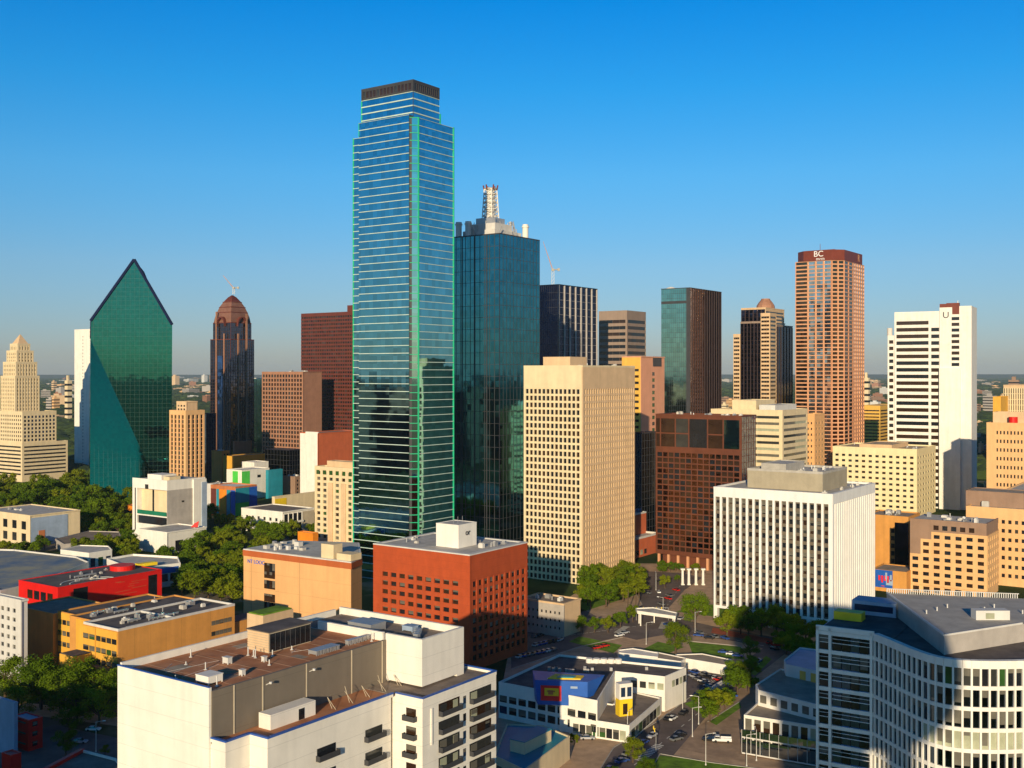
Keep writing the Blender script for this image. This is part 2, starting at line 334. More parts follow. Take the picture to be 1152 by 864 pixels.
        if rest:
            ms = sorted({q[6] for q in rest} | {'win_blind'}); b = MB()
            for q in rest:
                d = (math.cos(q[5]), math.sin(q[5])); b.obox(q[:2], d, -q[3] / 2, q[3] / 2, -.05, .05, q[2] - q[4] / 2, q[2] + q[4] / 2, ms.index(q[6]))
                if q[7]: b.obox(q[:2], d, -q[3] / 2 + .06, q[3] / 2 - .06, .052, .07, q[2] + q[4] / 2 - q[4] * q[7], q[2] + q[4] / 2 - .05, ms.index('win_blind'))
            o = b.build('window', ms, s.root); o['kind'] = 'stuff'
        return s
    def text(s, body, o, d, sc, z, size, m, name='sign_lettering', n=.15):
        cu = bpy.data.curves.new(name, 'FONT'); cu.body = body; cu.size = size; cu.extrude = .08; cu.align_x = 'CENTER'; cu.align_y = 'CENTER'
        tmp = bpy.data.objects.new(name, cu); C.objects.link(tmp)
        dg = bpy.context.evaluated_depsgraph_get(); me = bpy.data.meshes.new_from_object(tmp.evaluated_get(dg)); bpy.data.objects.remove(tmp)
        me.materials.clear(); me.materials.append(M[m])
        ob = bpy.data.objects.new(name, me); C.objects.link(ob); ob.parent = s.root
        nx, ny = d[1], -d[0]; ob.location = (o[0] + d[0] * sc + nx * n, o[1] + d[1] * sc + ny * n, z); ob.rotation_euler = (R(90), 0, math.atan2(d[1], d[0])); return ob

# ================================================================ SETTING: ground, roads
def sheet(name, pts, z, m, kind='structure'):
    b = MB(); b.face([(x, y, z) for x, y in pts]); o = b.build(name, m); o['kind'] = kind; return o
def terrain_mat():
    m = bpy.data.materials.new('terrain'); m.use_nodes = True; n = m.node_tree.nodes; l = m.node_tree.links; p = n['Principled BSDF']; p.inputs['Roughness'].default_value = 1; p.inputs['Specular IOR Level'].default_value = .1
    tc = n.new('ShaderNodeTexCoord')
    def ramp(sc, stops, det=5):
        no = n.new('ShaderNodeTexNoise'); no.inputs['Scale'].default_value = sc; no.inputs['Detail'].default_value = det; l.new(tc.outputs['Object'], no.inputs['Vector'])
        r = n.new('ShaderNodeValToRGB'); l.new(no.outputs[0], r.inputs[0]); e = r.color_ramp.elements
        e[0].position, e[0].color = stops[0][0], (*stops[0][1], 1); e[1].position, e[1].color = stops[1][0], (*stops[1][1], 1)
        for q in stops[2:]: x = e.new(q[0]); x.color = (*q[1], 1)
        return r.outputs[0]
    a = ramp(.02, [(.40, (.025, .05, .012)), (.54, (.05, .08, .02)), (.60, (.20, .16, .11)), (.70, (.13, .12, .11))])
    b = ramp(.0012, [(.42, (.02, .04, .012)), (.58, (.05, .07, .03)), (.66, (.16, .13, .09))], 8)
    # near: city; far: woods and suburbs
    g = n.new('ShaderNodeVectorMath'); g.operation = 'LENGTH'; l.new(tc.outputs['Object'], g.inputs[0])
    mr = n.new('ShaderNodeMapRange'); mr.inputs[1].default_value = 1500; mr.inputs[2].default_value = 5000; l.new(g.outputs['Value'], mr.inputs[0])
    mx = n.new('ShaderNodeMix'); mx.data_type = 'RGBA'; l.new(mr.outputs[0], mx.inputs[0]); l.new(a, mx.inputs[6]); l.new(b, mx.inputs[7]); l.new(mx.outputs[2], p.inputs['Base Color'])
    MATS['terrain'] = m
terrain_mat()
b = MB(); n_ = 96; rr_ = [0, 300, 700, 1500, 3000, 6000, 12000, 20000, 30000]
ring = [[(r * math.cos(2 * math.pi * i / n_), r * math.sin(2 * math.pi * i / n_), 0) for i in range(n_)] for r in rr_[1:]]
for i in range(n_): j = (i + 1) % n_; b.face([(0, 0, 0), ring[0][i], ring[0][j]])
for k in range(len(ring) - 1):
    for i in range(n_): j = (i + 1) % n_; b.face([ring[k][i], ring[k + 1][i], ring[k + 1][j], ring[k][j]])
tag(b.build('ground', 'terrain'), kind='structure')
def gp(pts): return [G(*p) for p in pts]
sheet('plaza_pavement', gp([(540, 900), (575, 720), (640, 672), (700, 634), (800, 634), (1000, 690), (1000, 900)]), .02, 'pavement')
sheet('road', gp([(655, 900), (715, 900), (800, 800), (884, 735), (900, 716), (878, 716), (840, 742), (775, 786), (740, 812), (690, 842)]), .05, 'asphalt')
sheet('forecourt', gp([(752, 840), (860, 862), (900, 866), (835, 838), (842, 806), (885, 744), (860, 744), (812, 800)]), .045, 'forecourt')
sheet('cross_road', gp([(575, 752), (655, 726), (700, 716), (716, 720), (745, 708), (700, 694), (640, 700), (575, 738)]), .05, 'asphalt')
sheet('far_road', gp([(716, 720), (760, 712), (830, 722), (910, 744), (910, 724), (800, 704), (745, 692), (706, 694), (690, 706)]), .055, 'asphalt')
sheet('boulevard', gp([(700, 694), (745, 692), (770, 664), (790, 650), (770, 645), (715, 642), (712, 662), (722, 680)]), .06, 'asphalt')
sheet('side_street', gp([(640, 700), (600, 670), (650, 682), (672, 694)]), .06, 'asphalt')
sheet('parking_lot', gp([(560, 742), (640, 730), (655, 712), (600, 708), (560, 716)]), .04, 'asphalt')
sheet('museum_parking', gp([(770, 787), (826, 772), (806, 752), (700, 742), (700, 748), (774, 758)]), .04, 'asphalt')
sheet('corner_lawn', gp([(744, 850), (850, 864), (900, 900), (700, 900), (715, 862)]), .06, 'lawn')
sheet('verge_lawn', gp([(798, 812), (806, 816), (834, 796), (832, 790)]), .06, 'lawn')
sheet('triangle_lawn', gp([(774, 722), (834, 728), (838, 742), (780, 738)]), .06, 'lawn')
sheet('verge_lawn', gp([(838, 756), (850, 760), (868, 742), (862, 738)]), .062, 'lawn')
sheet('park_lawn', gp([(650, 690), (720, 668), (716, 650), (670, 652), (652, 668)]), .06, 'lawn')
sheet('garden_lawn', gp([(700, 735), (800, 756), (806, 748), (735, 730)]), .065, 'lawn')
sheet('verge_lawn', gp([(640, 722), (652, 716), (700, 726), (690, 735)]), .061, 'lawn')
sheet('verge_lawn', gp([(715, 735), (740, 722), (770, 728), (752, 735)]), .061, 'lawn')
sheet('verge_lawn', gp([(770, 792), (790, 804), (826, 782), (806, 776)]), .061, 'lawn')
sheet('tower_lawn', gp([(760, 688), (850, 700), (900, 712), (960, 730), (960, 716), (860, 690), (800, 680)]), .06, 'lawn')
sheet('brick_path', gp([(800, 712), (864, 724), (868, 719), (802, 706)]), .066, 'brick_path')
sheet('left_street', gp([(60, 815), (140, 832), (140, 860), (50, 880), (0, 900), (-60, 900), (0, 840)]), .05, 'asphalt')
sheet('left_street', gp([(-40, 795), (0, 800), (140, 818), (140, 808), (0, 785), (-40, 780)]), .055, 'pavement')
sheet('museum_street', gp([(225, 640), (300, 598), (350, 585), (380, 585), (310, 612), (270, 645)]), .05, 'asphalt')
def kerb(pts, w_=.3):
    b = MB(); P = gp(pts)
    for p, q in zip(P, P[1:]):
        L = math.hypot(q[0] - p[0], q[1] - p[1]); b.obox(p, ((q[0] - p[0]) / L, (q[1] - p[1]) / L), 0, L, 0, w_, 0, .2)
    tag(b.build('kerb', 'concrete'), kind='structure')
kerb([(655, 896), (690, 841), (740, 811), (775, 785), (840, 741)]); kerb([(716, 896), (742, 848), (800, 858), (862, 866)]); kerb([(796, 812), (834, 788)])
kerb([(575, 753), (655, 727), (700, 717)]); kerb([(772, 721), (834, 727), (840, 742)]); kerb([(704, 694), (722, 680), (712, 662), (716, 643)])
lm = MB()
def dashes(p, q, n, dl=2.5, w_=.12, z=.07):
    p, q = G(*p), G(*q); L = math.hypot(q[0] - p[0], q[1] - p[1]); d = ((q[0] - p[0]) / L, (q[1] - p[1]) / L)
    for i in range(n): s0 = L * (i + .3) / n; lm.obox(p, d, s0, s0 + dl, -w_, w_, z, z + .004)
dashes((690, 880), (856, 745), 22); dashes((640, 715), (735, 702), 14); dashes((740, 702), (890, 733), 12); dashes((745, 690), (768, 655), 10, z=.08)
for i in range(9): dashes((780 + i * 4, 757 + i * 1.2), (792 + i * 4, 770 + i * .6), 1, 4.6)
tag(lm.build('road_markings', 'paint_line'), kind='structure')

# ================================================================ TOWERS
D = ('win_dark', 'win_dark', 'win_mid', 'win_blind'); DD = ('win_dark', 'win_dark', 'win_mid')
WB = ('win_brown', 'win_brown', 'win_dark', 'win_mid')
def sp(**k): return k

# tall teal glass tower with green neon edges
t = Bld('skyscraper', 'tallest tower, blue green glass with white floor lines and green glowing edges', 'skyscraper', 466, 600, 397, 510)
H1 = t.h(131); H0 = t.h(99); HT1 = t.h(87)
cs = sp(t='curtain', gm='glass_tower', cols=0, rows=61, mw=.1, mh=.18, md=.3, hd=.38, mt=0, mb=0, hm='band_white')
nl = 3.6; Lx, Ly = t.Lx, t.sy(404)
t.vol(nl, nl, Lx - nl, Ly - nl, 0, H1 + .5, 'dark_metal', 'roof_grey', par=0, name='core')       # core behind the notched corner
t.facade((nl, 0), (1, 0), Lx - nl - 0, 0, H1, dict(cs, pd=.3)); t.facade((0, Ly), (0, -1), Ly - nl, 0, H1 + 1.5, dict(cs, pd=.3))
t.p('core', 'dark_metal').box(nl, Lx, .1, nl, 0, H1); t.p('core', 'dark_metal').box(.1, nl, nl, Ly, 0, H1 + 1.5)
Ls = t.sy(397.5, 2.6); t.p('core', 'dark_metal').box(2.8, 9, Ly - 4, Ls, 0, H1 - 6)
t.facade((2.7, Ls), (0, -1), Ls - Ly + 3.9, 0, H1 - 6, dict(cs)); 
t.facade((.2, nl - .05), (math.cos(R(-45)), math.sin(R(-45))), nl * 1.33, 0, H1, dict(cs, gm='glass_green', rows=0))
c45 = math.cos(R(-45))
for i in range(62): b = MB(); b.obox((.2, nl - .05), (c45, -c45), .02, nl * 1.33, .1, .4, max(0, H1 * i / 61 - .18), H1 * i / 61 + .18); b.build('corner_light', 'green_neon', t.root)
b = MB(); b.obox((.2, nl - .05), (c45, -c45), 0, 1.3, .1, .2, 0, H1); b.build('corner_slot', 'dark_metal', t.root)
for x, y, z in ((nl, .0, H1), (Lx, -.1, H1), (2.7, Ls, H1 - 6)):
    b = MB(); b.box(x - .32, x + .32, y - .4, y + .32, 0, z + .3); b.build('neon_edge_light', 'green_neon', t.root)
b = MB(); b.box(-.25, .25, Ly - .1, Ly + .3, H1 - 6, H1 + 1.5); b.build('neon_edge_light', 'green_neon', t.root)
cy0, cx0 = 5.0, 5.0; cLy = t.sy(407, cx0) ; cLx = t.sx(494, cy0)
cLy = cLy - cy0; cLx = cLx - cx0
t.vol(cx0, cy0, cLx, cLy, H1, H0, 'dark_metal', None, L=sp(t='curtain', gm='glass_tower', cols=0, rows=4, mh=.3, hm='band_white', mt=0, hd=.4), R_=sp(t='curtain', gm='glass_tower', cols=0, rows=4, mh=.3, hm='band_white', mt=0, hd=.4), par=0)
t.vol(cx0, cy0, cLx, cLy, H0, HT1 + .3, 'dark_metal', 'roof_dark', L=sp(t='grid', pm='dark_metal', rows=1, cols=14, wf=.75, hf=.7, mt=.6, mb=.4, g=WB), R_=sp(t='grid', pm='dark_metal', rows=1, cols=12, wf=.75, hf=.7, mt=.6, mb=.4, g=WB), par=.4, name='crown')
for x, y in ((cx0, cy0 + cLy), (cx0 + cLx + 1, cy0)):
    b = MB(); b.box(x - .3, x + .3, y - .3, y + .3, H1, H0 - (0 if x < 20 else 8)); b.build('neon_edge_light', 'green_neon', t.root)
t.done()

# dark teal tower with rooftop mast
t = Bld('skyscraper', 'dark teal glass tower with silver lattice spire and machinery on its roof', 'skyscraper', 562, 700, 508, 607)
H = t.h(263)
cu = lambda c, r, g_, **k: dict(sp(t='curtain', gm=g_, cols=c, rows=r, mw=.16, mh=.12, md=.2, hd=.12, mt=0, mb=0), **k)
t.vol(0, 0, t.Lx, t.Ly, 0, H, 'navy_wall', 'roof_dark', L=cu(10, 27, 'glass_ren', mw=.18), R_=cu(12, 27, 'glass_ren', mw=.18), par=.6, parm='dark_metal')
b = MB(); b.box(-.3, -.22, 9.6, 10.2, 0, H); b.box(-.3, -.22, 19.6, 20.2, 0, H); b.box(-.3, -.22, 29.5, 30.1, 0, H)
b.build('wall_rib', 'dark_metal', t.root)
cx, cy = 17, 19.5
mst = MB()
for k in range(4):
    a0 = math.pi / 4 + k * math.pi / 2; a1 = a0 + math.pi / 2
    for j in range(7):
        z0 = H + 12 + j * 2.9; z1 = z0 + 2.9; r0 = 5.6 - j * .2; r1 = 5.6 - (j + 1) * .2
        p0 = (cx + r0 * math.cos(a0), cy + r0 * math.sin(a0), z0); p1 = (cx + r1 * math.cos(a0), cy + r1 * math.sin(a0), z1)
        q0 = (cx + r0 * math.cos(a1), cy + r0 * math.sin(a1), z0); q1 = (cx + r1 * math.cos(a1), cy + r1 * math.sin(a1), z1)
        mst.tube(p0, p1, .38); mst.tube(p0, q1, .22); mst.tube(q0, p1, .22); mst.tube(p1, q1, .22)
mst.cyl(cx, cy, 3.0, 2.5, H + 4, H + 32, 12)
for j in range(4): mst.cyl(cx, cy, 4.4 - j * .2, 4.4 - j * .2, H + 14 + j * 5, H + 14.5 + j * 5, 12)
mst.build('lattice_mast', 'white', t.root)
b = MB(); b.cyl(cx, cy, 3.6, 4.6, H + 32, H + 33, 10); b.build('mast_cap', 'offwhite', t.root)
for k in range(6): b = MB(); a = k * 1.047; b.tube((cx + 4.2 * math.cos(a), cy + 4.2 * math.sin(a), H + 32), (cx + 4.8 * math.cos(a), cy + 4.8 * math.sin(a), H + 35), .5); b.build('antenna', 'copper_dark', t.root)
rr = random.Random(3); b = MB(); b2 = MB()
b.box(6, 36, 8, 34, H + .7, H + 4.5); b.box(9, 28, 10, 30, H + 4.6, H + 9); b2.box(11, 24, 13, 27, H + 9.1, H + 13)
for i in range(44):
    x, y = rr.uniform(5, 37), rr.uniform(6, 34); z = H + .7; b2.tube((x, y, z), (x + rr.uniform(-3, 3), y + rr.uniform(-3, 3), z + rr.uniform(4, 11)), .3)
for i in range(14): x, y = rr.uniform(8, 30), rr.uniform(9, 28); b2.box(x, x + rr.uniform(1, 3), y, y + rr.uniform(1, 3), H + 9, H + rr.uniform(10, 13))
b.build('machinery_deck', 'offwhite', t.root); b2.build('roof_machinery', 'metal', t.root)
for x, y in ((3.5, 3.5 + 32), (t.Lx - 8, 6), (4, 28)):
    b = MB(); b.cyl(x, y, 2.0, 2.0, H + .5, H + 10.5, 14); b.cyl(x, y, 2.5, 2.5, H + 8.5, H + 9.2, 14)
    b.tube((x + 2, y, H + 8), (x + 3.4, y, H + 10), .25); b.build('exhaust_stack', 'white', t.root)
t.done()

# faceted green prism
t = Bld('prism_tower', 'dark green glass tower shaped like a pointed prism with a slanting diagonal facet', 'skyscraper', at=((100 - 576) / F * 985, 985), rot=4)
sc_ = 985 / F
def PP(px, py): return ((px - 100) * sc_, CH - (py - HZ) * sc_)
A = PP(101.5, 381); Bq = PP(100, 565); Cq = PP(184, 553); RB = PP(191, 560); RS = PP(192, 365); AP = PP(150, 291.5); LS = PP(102, 361)
dp = 42
b = MB()
f3 = lambda q, y=0: (q[0], y, max(0, q[1]))
b.face([f3(A), f3((Cq[0], 0)), f3((RB[0], 0)), f3(RS), f3(AP), f3(LS)]); 
b.face([(RB[0], 0, 0), (RB[0] - 12, dp, 0), (RS[0] - 12, dp, RS[1] - 6), f3(RS)])

b.face([(LS[0] + 4, dp, 0), (0, 0, 0), f3(A), f3(LS), (LS[0] + 4, dp, LS[1] - 6)])
b.face([(RB[0] - 12, dp, 0), (LS[0] + 4, dp, 0), (LS[0] + 4, dp, LS[1] - 6), (AP[0], dp - 8, AP[1] - 8), (RS[0] - 12, dp, RS[1] - 6)])
b.build('glass_facade', 'glass_prism', t.root)
b = MB(); b.face([f3(A), (Bq[0] + 8.2, -24, 0), f3((Cq[0], 0))]); b.face([f3(A), (0, 0, 0), (Bq[0] + 8.2, -24, 0)]); b.build('sloping_facet', 'glass_prism_low', t.root)
b = MB()
def slab(p, q, r, s_): b.face([p, q, r, s_])
slab(f3(LS), f3(AP), (AP[0], dp - 8, AP[1] - 8), (LS[0] + 4, dp, LS[1] - 6)); slab(f3(AP), f3(RS), (RS[0] - 12, dp, RS[1] - 6), (AP[0], dp - 8, AP[1] - 8))
def edge(p, q, r=.9): b.tube((p[0], -.2, p[1]), (q[0], -.2, q[1]), r, n=4)
edge(LS, AP, 1.5); edge(AP, RS, 1.5); edge(A, LS, .4)
b.build('roof_edge', 'navy_edge', t.root)
g = MB()     # mullion lines
for i in range(1, 18):
    x = RB[0] * i / 18
    zt = LS[1] + (AP[1] - LS[1]) * (x - LS[0]) / (AP[0] - LS[0]) if x < AP[0] else RS[1] + (AP[1] - RS[1]) * (RS[0] - x) / (RS[0] - AP[0])
    zl = A[1] * (1 - x / Cq[0]) if x < Cq[0] else 0
    g.box(x - .05, x + .05, -.12, -.01, max(0, zl), zt - 1)
    if x < Cq[0]:
        f_ = 1 - x / Cq[0]; g.tube((x, -.1, zl - .3), (x + 8.2 * f_, -24 * f_ - .15, .1), .06, n=4)
z = 4
while z < AP[1] - 6:
    xl = 0 if z <= LS[1] else (z - LS[1]) / (AP[1] - LS[1]) * (AP[0] - LS[0]) + LS[0]
    xr = RB[0] if z <= RS[1] else RS[0] - (z - RS[1]) / (AP[1] - RS[1]) * (RS[0] - AP[0])
    if z < A[1]:
        xd = Cq[0] * (1 - z / A[1]); k = 1 - z / A[1]
        g.tube((8.2 * k, -24 * k - .12, z), (xd, -.1, z), .05, n=4); xl = xd
    g.box(xl, xr, -.1, -.01, z - .05, z + .05); z += 4
g.build('mullions', 'prism_line', t.root)
t.done()

# cream stepped tower with pyramid cap
t = Bld('deco_tower', 'cream stepped tower with a pointed cap rising from a broad office block', 'skyscraper', 25, 1165, -30, 76)
g1 = sp(t='bands', fh=4, hf=.42, ms=2, mt=2, mb=6, nb=6, g=DD); g2 = sp(t='grid', fh=4, cw=4, wf=.5, hf=.5, mt=2, mb=1, g=DD)
t.vol(0, 0, t.Lx, t.Ly, 0, t.h(499), 'cream', 'roof_tan', L=g1, R_=g1)
t.vol(.6, .6, t.sx(63), t.Ly - 2, t.h(499) + .2, t.h(464), 'cream', 'roof_tan', L=g2, R_=sp(t='grid', fh=4, cw=4, wf=.6, hf=.6, mt=3, mb=1, g=('win_blue', 'win_dark')))
tw = 27.5; cx, cy = 17, 20
kk = (t.wy(cx, cy)) / F
while True:   # centre the shaft on pixel 22
    X = t.N[0] + t.a[0] * cx + t.b[0] * cy; Y = t.wy(cx, cy)
    if abs(X / Y * F + 576 - 22.5) < .3: break
    cy += .1 * (1 if X / Y * F + 576 > 22.5 else -1)
    if abs(cy) > 200: break
tiers = [(t.h(464) + .3, t.h(424), 27.5), (t.h(424) + .1, t.h(408), 24), (t.h(408) + .1, t.h(395), 19), (t.h(395) + .1, t.h(387), 14)]
for z0, z1, w_ in tiers:
    g3 = sp(t='grid', fh=4, cw=3.2, wf=.45, hf=.55, mt=1, mb=.5, pd=.7, sd=.3, g=('win_mid', 'win_dark', 'win_blind'))
    t.vol(cx - w_ / 2, cy - w_ / 2, w_, w_, z0, z1, 'cream', 'roof_tan', L=g3, R_=g3, par=1.2, name='shaft')
b = MB(); b.frustum(cx, cy, 13, .6, t.h(387), t.h(375)); b.build('pyramid_cap', 'tan', t.root)
t.done()
t = Bld('office_slab', 'narrow windowless cream slab tower standing left of the green prism', 'tower', 103, 1330, 84, 112)
t.vol(0, 0, t.Lx, t.Ly, 0, t.h(371), 'white', 'roof_light', L=sp(t='grid', fh=4, cols=1, wf=.04, hf=.4, mt=6, pd=.3, g=('win_mid',)), R_=sp(t='plain'), par=1)
t.done()

# pointed-top granite tower
t = Bld('skyscraper', 'brown granite tower with rounded pointed crown and a tall blue glass recess', 'skyscraper', 259.5, 1250, 232, 280)
w_ = (t.Lx + t.Ly) / 2; t.Lx = t.Ly = w_; zs = t.h(363)
gl = sp(t='curtain', gm='glass_arch', cols=10, rows=44, mw=.14, mh=.16, md=.4, hd=.3, mt=0, mm='mauve_dark')
t.vol(0, 0, w_, w_, 0, t.h(382), 'maroon', 'roof_dark', L=gl, R_=gl, par=.8)
i_ = 2.2; t.vol(i_, i_, w_ - 2 * i_, w_ - 2 * i_, t.h(382), zs, 'maroon', 'roof_dark', L=dict(gl, rows=4), R_=dict(gl, rows=4), par=.8)
for x0, x1 in ((.42, .5),):
    b = MB(); b.obox((0, w_), (0, -1), w_ * .28, w_ * .32, 0, .9, 0, t.h(350)); b.obox((0, w_), (0, -1), w_ * .67, w_ * .71, 0, .9, 0, t.h(375)); b.obox((0, 0), (1, 0), w_ * .28, w_ * .34, 0, .9, 0, t.h(375)); b.obox((0, 0), (1, 0), w_ * .64, w_ * .70, 0, .9, 0, t.h(352))
    b.build('granite_pier', 'brown_grid', t.root)
b = MB(); b.obox((0, w_), (0, -1), w_ * .38, w_ * .62, .55, .8, 0, t.h(400)); b.build('blue_glass_recess', 'glass_blue', t.root)
b = MB(); c_ = w_ / 2
prof = [(363, .86), (356, .80), (350, .70), (344, .58), (338, .40), (333, .20), (330.5, .04)]
for (pa, fa), (pb, fb) in zip(prof[:4], prof[1:5]): b.frustum(c_, c_, w_ * fa, w_ * fb, t.h(pa), t.h(pb))
b.build('vaulted_crown', 'crown_stone', t.root)
b = MB()
for (pa, fa), (pb, fb) in zip(prof[4:], prof[5:]): b.frustum(c_, c_, w_ * fa, w_ * fb, t.h(pa), t.h(pb))
b.build('crown_cap', 'maroon', t.root)
for (o_, d_) in (((0, w_), (0, -1)), ((0, 0), (1, 0))):
    b = MB(); q_ = [(w_ / 2 + w_ * .20 * math.cos(math.pi * k / 12), t.h(366) + 10 * math.sin(math.pi * k / 12)) for k in range(13)]
    for (s0_, z0_), (s1_, z1_) in zip(q_, q_[1:]): b.obox(o_, d_, s1_, s0_, -3, .6, min(z0_, z1_) - .8, max(z0_, z1_) + .4)
    b.build('crown_arch', 'maroon', t.root)
b = MB()
for px_ in (351, 345, 339): 
    f_ = {351: .73, 345: .62, 339: .45}[px_]; z = t.h(px_); b.box(c_ - w_ * f_ / 2, c_ + w_ * f_ / 2, c_ - w_ * f_ / 2, c_ + w_ * f_ / 2, z, z + .8)
b.build('crown_ledge', 'maroon', t.root)
t.done()
def crane(px, Y, ybase, ymast, xj, yj, label):
    X = (px - 576) / F * Y; zb, zm = HT(ybase, Y), HT(ymast, Y); r = empty('tower_crane', (X, Y, zb)); tag(r, label, 'crane')
    k = Y / F; jx = (xj - px) * k; jz = HT(yj, Y) - zb; h_ = zm - zb
    b = MB()
    for sx_, sy_ in ((-1, -1), (1, -1), (1, 1), (-1, 1)): b.tube((sx_, sy_, 0), (sx_, sy_, h_), .14)
    n_ = max(2, int(h_ / 2.5))
    for i in range(n_):
        z0, z1 = h_ * i / n_, h_ * (i + 1) / n_; b.tube((-1, -1, z0), (1, -1, z1), .12); b.tube((1, -1, z0), (1, 1, z1), .12); b.tube((-1, 1, z0), (-1, -1, z1), .12)
    b.build('mast', 'white', r)
    b = MB()
    for o in (-.8, .8): b.tube((0, o, h_), (jx, o * .3, jz), .12)
    b.tube((0, 0, h_ + 1.6), (jx, 0, jz + .3), .12)
    for i in range(12):
        f0, f1 = i / 12, (i + 1) / 12; b.tube((jx * f0, -.8 * (1 - f0 * .7), h_ + (jz - h_) * f0), (jx * f1, 0, h_ + (jz - h_) * f1 + 1.6 * (1 - f1)), .12)
    b.build('jib', 'copper', r)
    b = MB(); sg = -1 if jx > 0 else 1; b.box(-1.2, 1.2, -1.4, 1.4, h_, h_ + 2.2); b.tube((0, 0, h_ + 1), (sg * 5, 0, h_ + 1.5), .5); b.box(sg * 5 - 1, sg * 5 + 1, -1, 1, h_, h_ + 2.5); b.build('counterweight', 'concrete', r)
crane(263, 1255, 331, 325, 251, 310, 'small construction crane leaning above the rounded pointed crown')

# right hand row of far towers
t = Bld('office_tower', 'navy black tower with pale vertical fins and a flat top', 'skyscraper', 628, 950, 600, 671)
fin = sp(t='curtain', gm='glass_navy', cols=7, rows=30, mw=.55, mh=.1, md=1.2, hd=.15, mt=0, mm='fin_white')
t.vol(0, 0, t.Lx, t.Ly, 0, t.h(320.5), 'navy_wall', 'roof_dark', L=sp(t='curtain', gm='glass_navy', cols=12, rows=30, mw=.1, mh=.12, md=.2, mt=0), R_=fin, par=.6); t.done()
crane(622, 960, 321, 305, 611, 272, 'pale construction crane behind the navy tower with fins')
t = Bld('office_tower', 'squat brown tower striped with horizontal dark window bands and cut corners', 'tower', 705, 1100, 674, 726)
bs = sp(t='bands', rows=27, hf=.52, ms=.6, mt=7, nb=4, pd=.6, g=('win_brown', 'win_dark'), pm='band_brown')
t.vol(0, 0, t.Lx, t.Ly, 0, t.h(350), 'band_brown', 'roof_grey', L=bs, R_=bs, par=.8)
b = MB(); b.box(-.9, .9, -.9, .9, 0, t.h(350)); b.build('corner_pier', 'band_brown', t.root); t.done()
t = Bld('office_tower', 'tower with pale green reflecting glass left side and dark ribbed right side', 'skyscraper', 776, 900, 744, 811)
t.vol(0, 0, t.Lx, t.Ly, 0, t.h(324), 'dark_metal', 'roof_dark', L=sp(t='curtain', gm='glass_green', cols=14, rows=46, mw=.07, mh=.08, md=.15, hd=.12, mt=0), R_=sp(t='curtain', gm='glass_brown', cols=13, rows=46, mw=.22, mh=.08, md=.6, hd=.1, mt=0, mm='mauve_dark'), par=.5, parm='dark_metal')
b = MB(); b.obox((0, t.Ly), (0, -1), 0, t.Ly - 1, .1, .3, t.h(341), t.h(338)); b.obox((0, t.Ly), (0, -1), t.Ly - 3, t.Ly, .1, .34, 0, t.h(324)); b.build('dark_band', 'dark_metal', t.root)
b = MB(); b.cyl(18, 26, 5, 4, t.h(324) + .6, t.h(321), 16); b.cyl(18, 26, 4, 1, t.h(321), t.h(319.6), 16); b.build('roof_dome', 'white', t.root); t.done()
t = Bld('office_tower', 'stepped tower of dark glass shafts and tan banded piers with a domed cap', 'skyscraper', 866, 1100, 825, 893)
bt = sp(t='bands', fh=4, hf=.5, ms=.5, mt=1.5, nb=3, pd=.5, g=WB)
dk = sp(t='curtain', gm='glass_step', cols=6, rows=38, mw=.3, mh=.08, md=.7, hd=.12, mt=1, mm='mauve_dark')
lx, ly = t.Lx, t.Ly; z1, z2, z3, z4 = t.h(376), t.h(362), t.h(346), t.h(337)
t.vol(0, 0, lx * .25, ly * .24, 0, z2 + 8, 'tan', 'roof_tan', L=bt, R_=bt)
t.vol(1.5, ly * .24 + .5, lx - 1.6, ly * .56, 0, z2, 'band_brown', 'roof_tan', L=dk)
t.vol(lx * .25 + .5, 1.5, lx * .74 - .5, ly * .24, 0, z2 - 3, 'band_brown', 'roof_tan', R_=dict(dk, gm='glass_navy'))
t.vol(0.4, ly * .82, lx * .6, ly * .18, 0, z1, 'tan', 'roof_tan', L=bt)
i_ = lx * .12; t.vol(i_, i_, lx - 2 * i_, ly * .66, z2 - 2, z3, 'tan', 'roof_tan', L=dict(dk, rows=4), R_=dict(bt, mt=2))
b = MB(); cx, cy = lx * .48, ly * .44
for r0, r1, a_, b_ in ((9.6, 9.2, z3, z3 + 4), (9.2, 7.2, z3 + 4, t.h(338)), (7.2, 4.6, t.h(338), t.h(334.5)), (4.6, 4.4, t.h(334.5), t.h(333.4))): b.cyl(cx, cy, r0, r1, a_, b_, 12)
b.build('domed_cap', 'brown_grid', t.root); t.done()

t = Bld('office_tower', 'tall copper coloured tower with a dark red top band carrying white lettering', 'skyscraper', 946, 950, 895, 972)
lx, ly = t.Lx, t.Ly; ch_ = 8; Ht, Hb = t.h(280), t.h(292)
cp = dict(t='bands', rows=62, hf=.55, ms=.5, mt=.2, pd=.5, sd=.45, nb=5, g=('win_mid', 'win_dark', 'win_brown'), pm='copper', ext=0)
def octo(x0, y0, x1, y1, c): return [(x0 + c, y0), (x1 - c, y0), (x1, y0 + c), (x1, y1 - c), (x1 - c, y1), (x0 + c, y1), (x0, y1 - c), (x0, y0 + c)]
t.p('wall', 'copper').prism(octo(0, 0, lx, ly, ch_), 0, Hb)
def tface(p, q, **k):
    L = math.hypot(q[0] - p[0], q[1] - p[1]); t.facade(p, ((q[0] - p[0]) / L, (q[1] - p[1]) / L), L, 0, Hb, dict(cp, wm='copper', **k))
gc = sp(t='curtain', gm='glass_copper', rows=62, mh=.55, mw=.6, md=.6, hd=.5, mt=0, mm='copper')
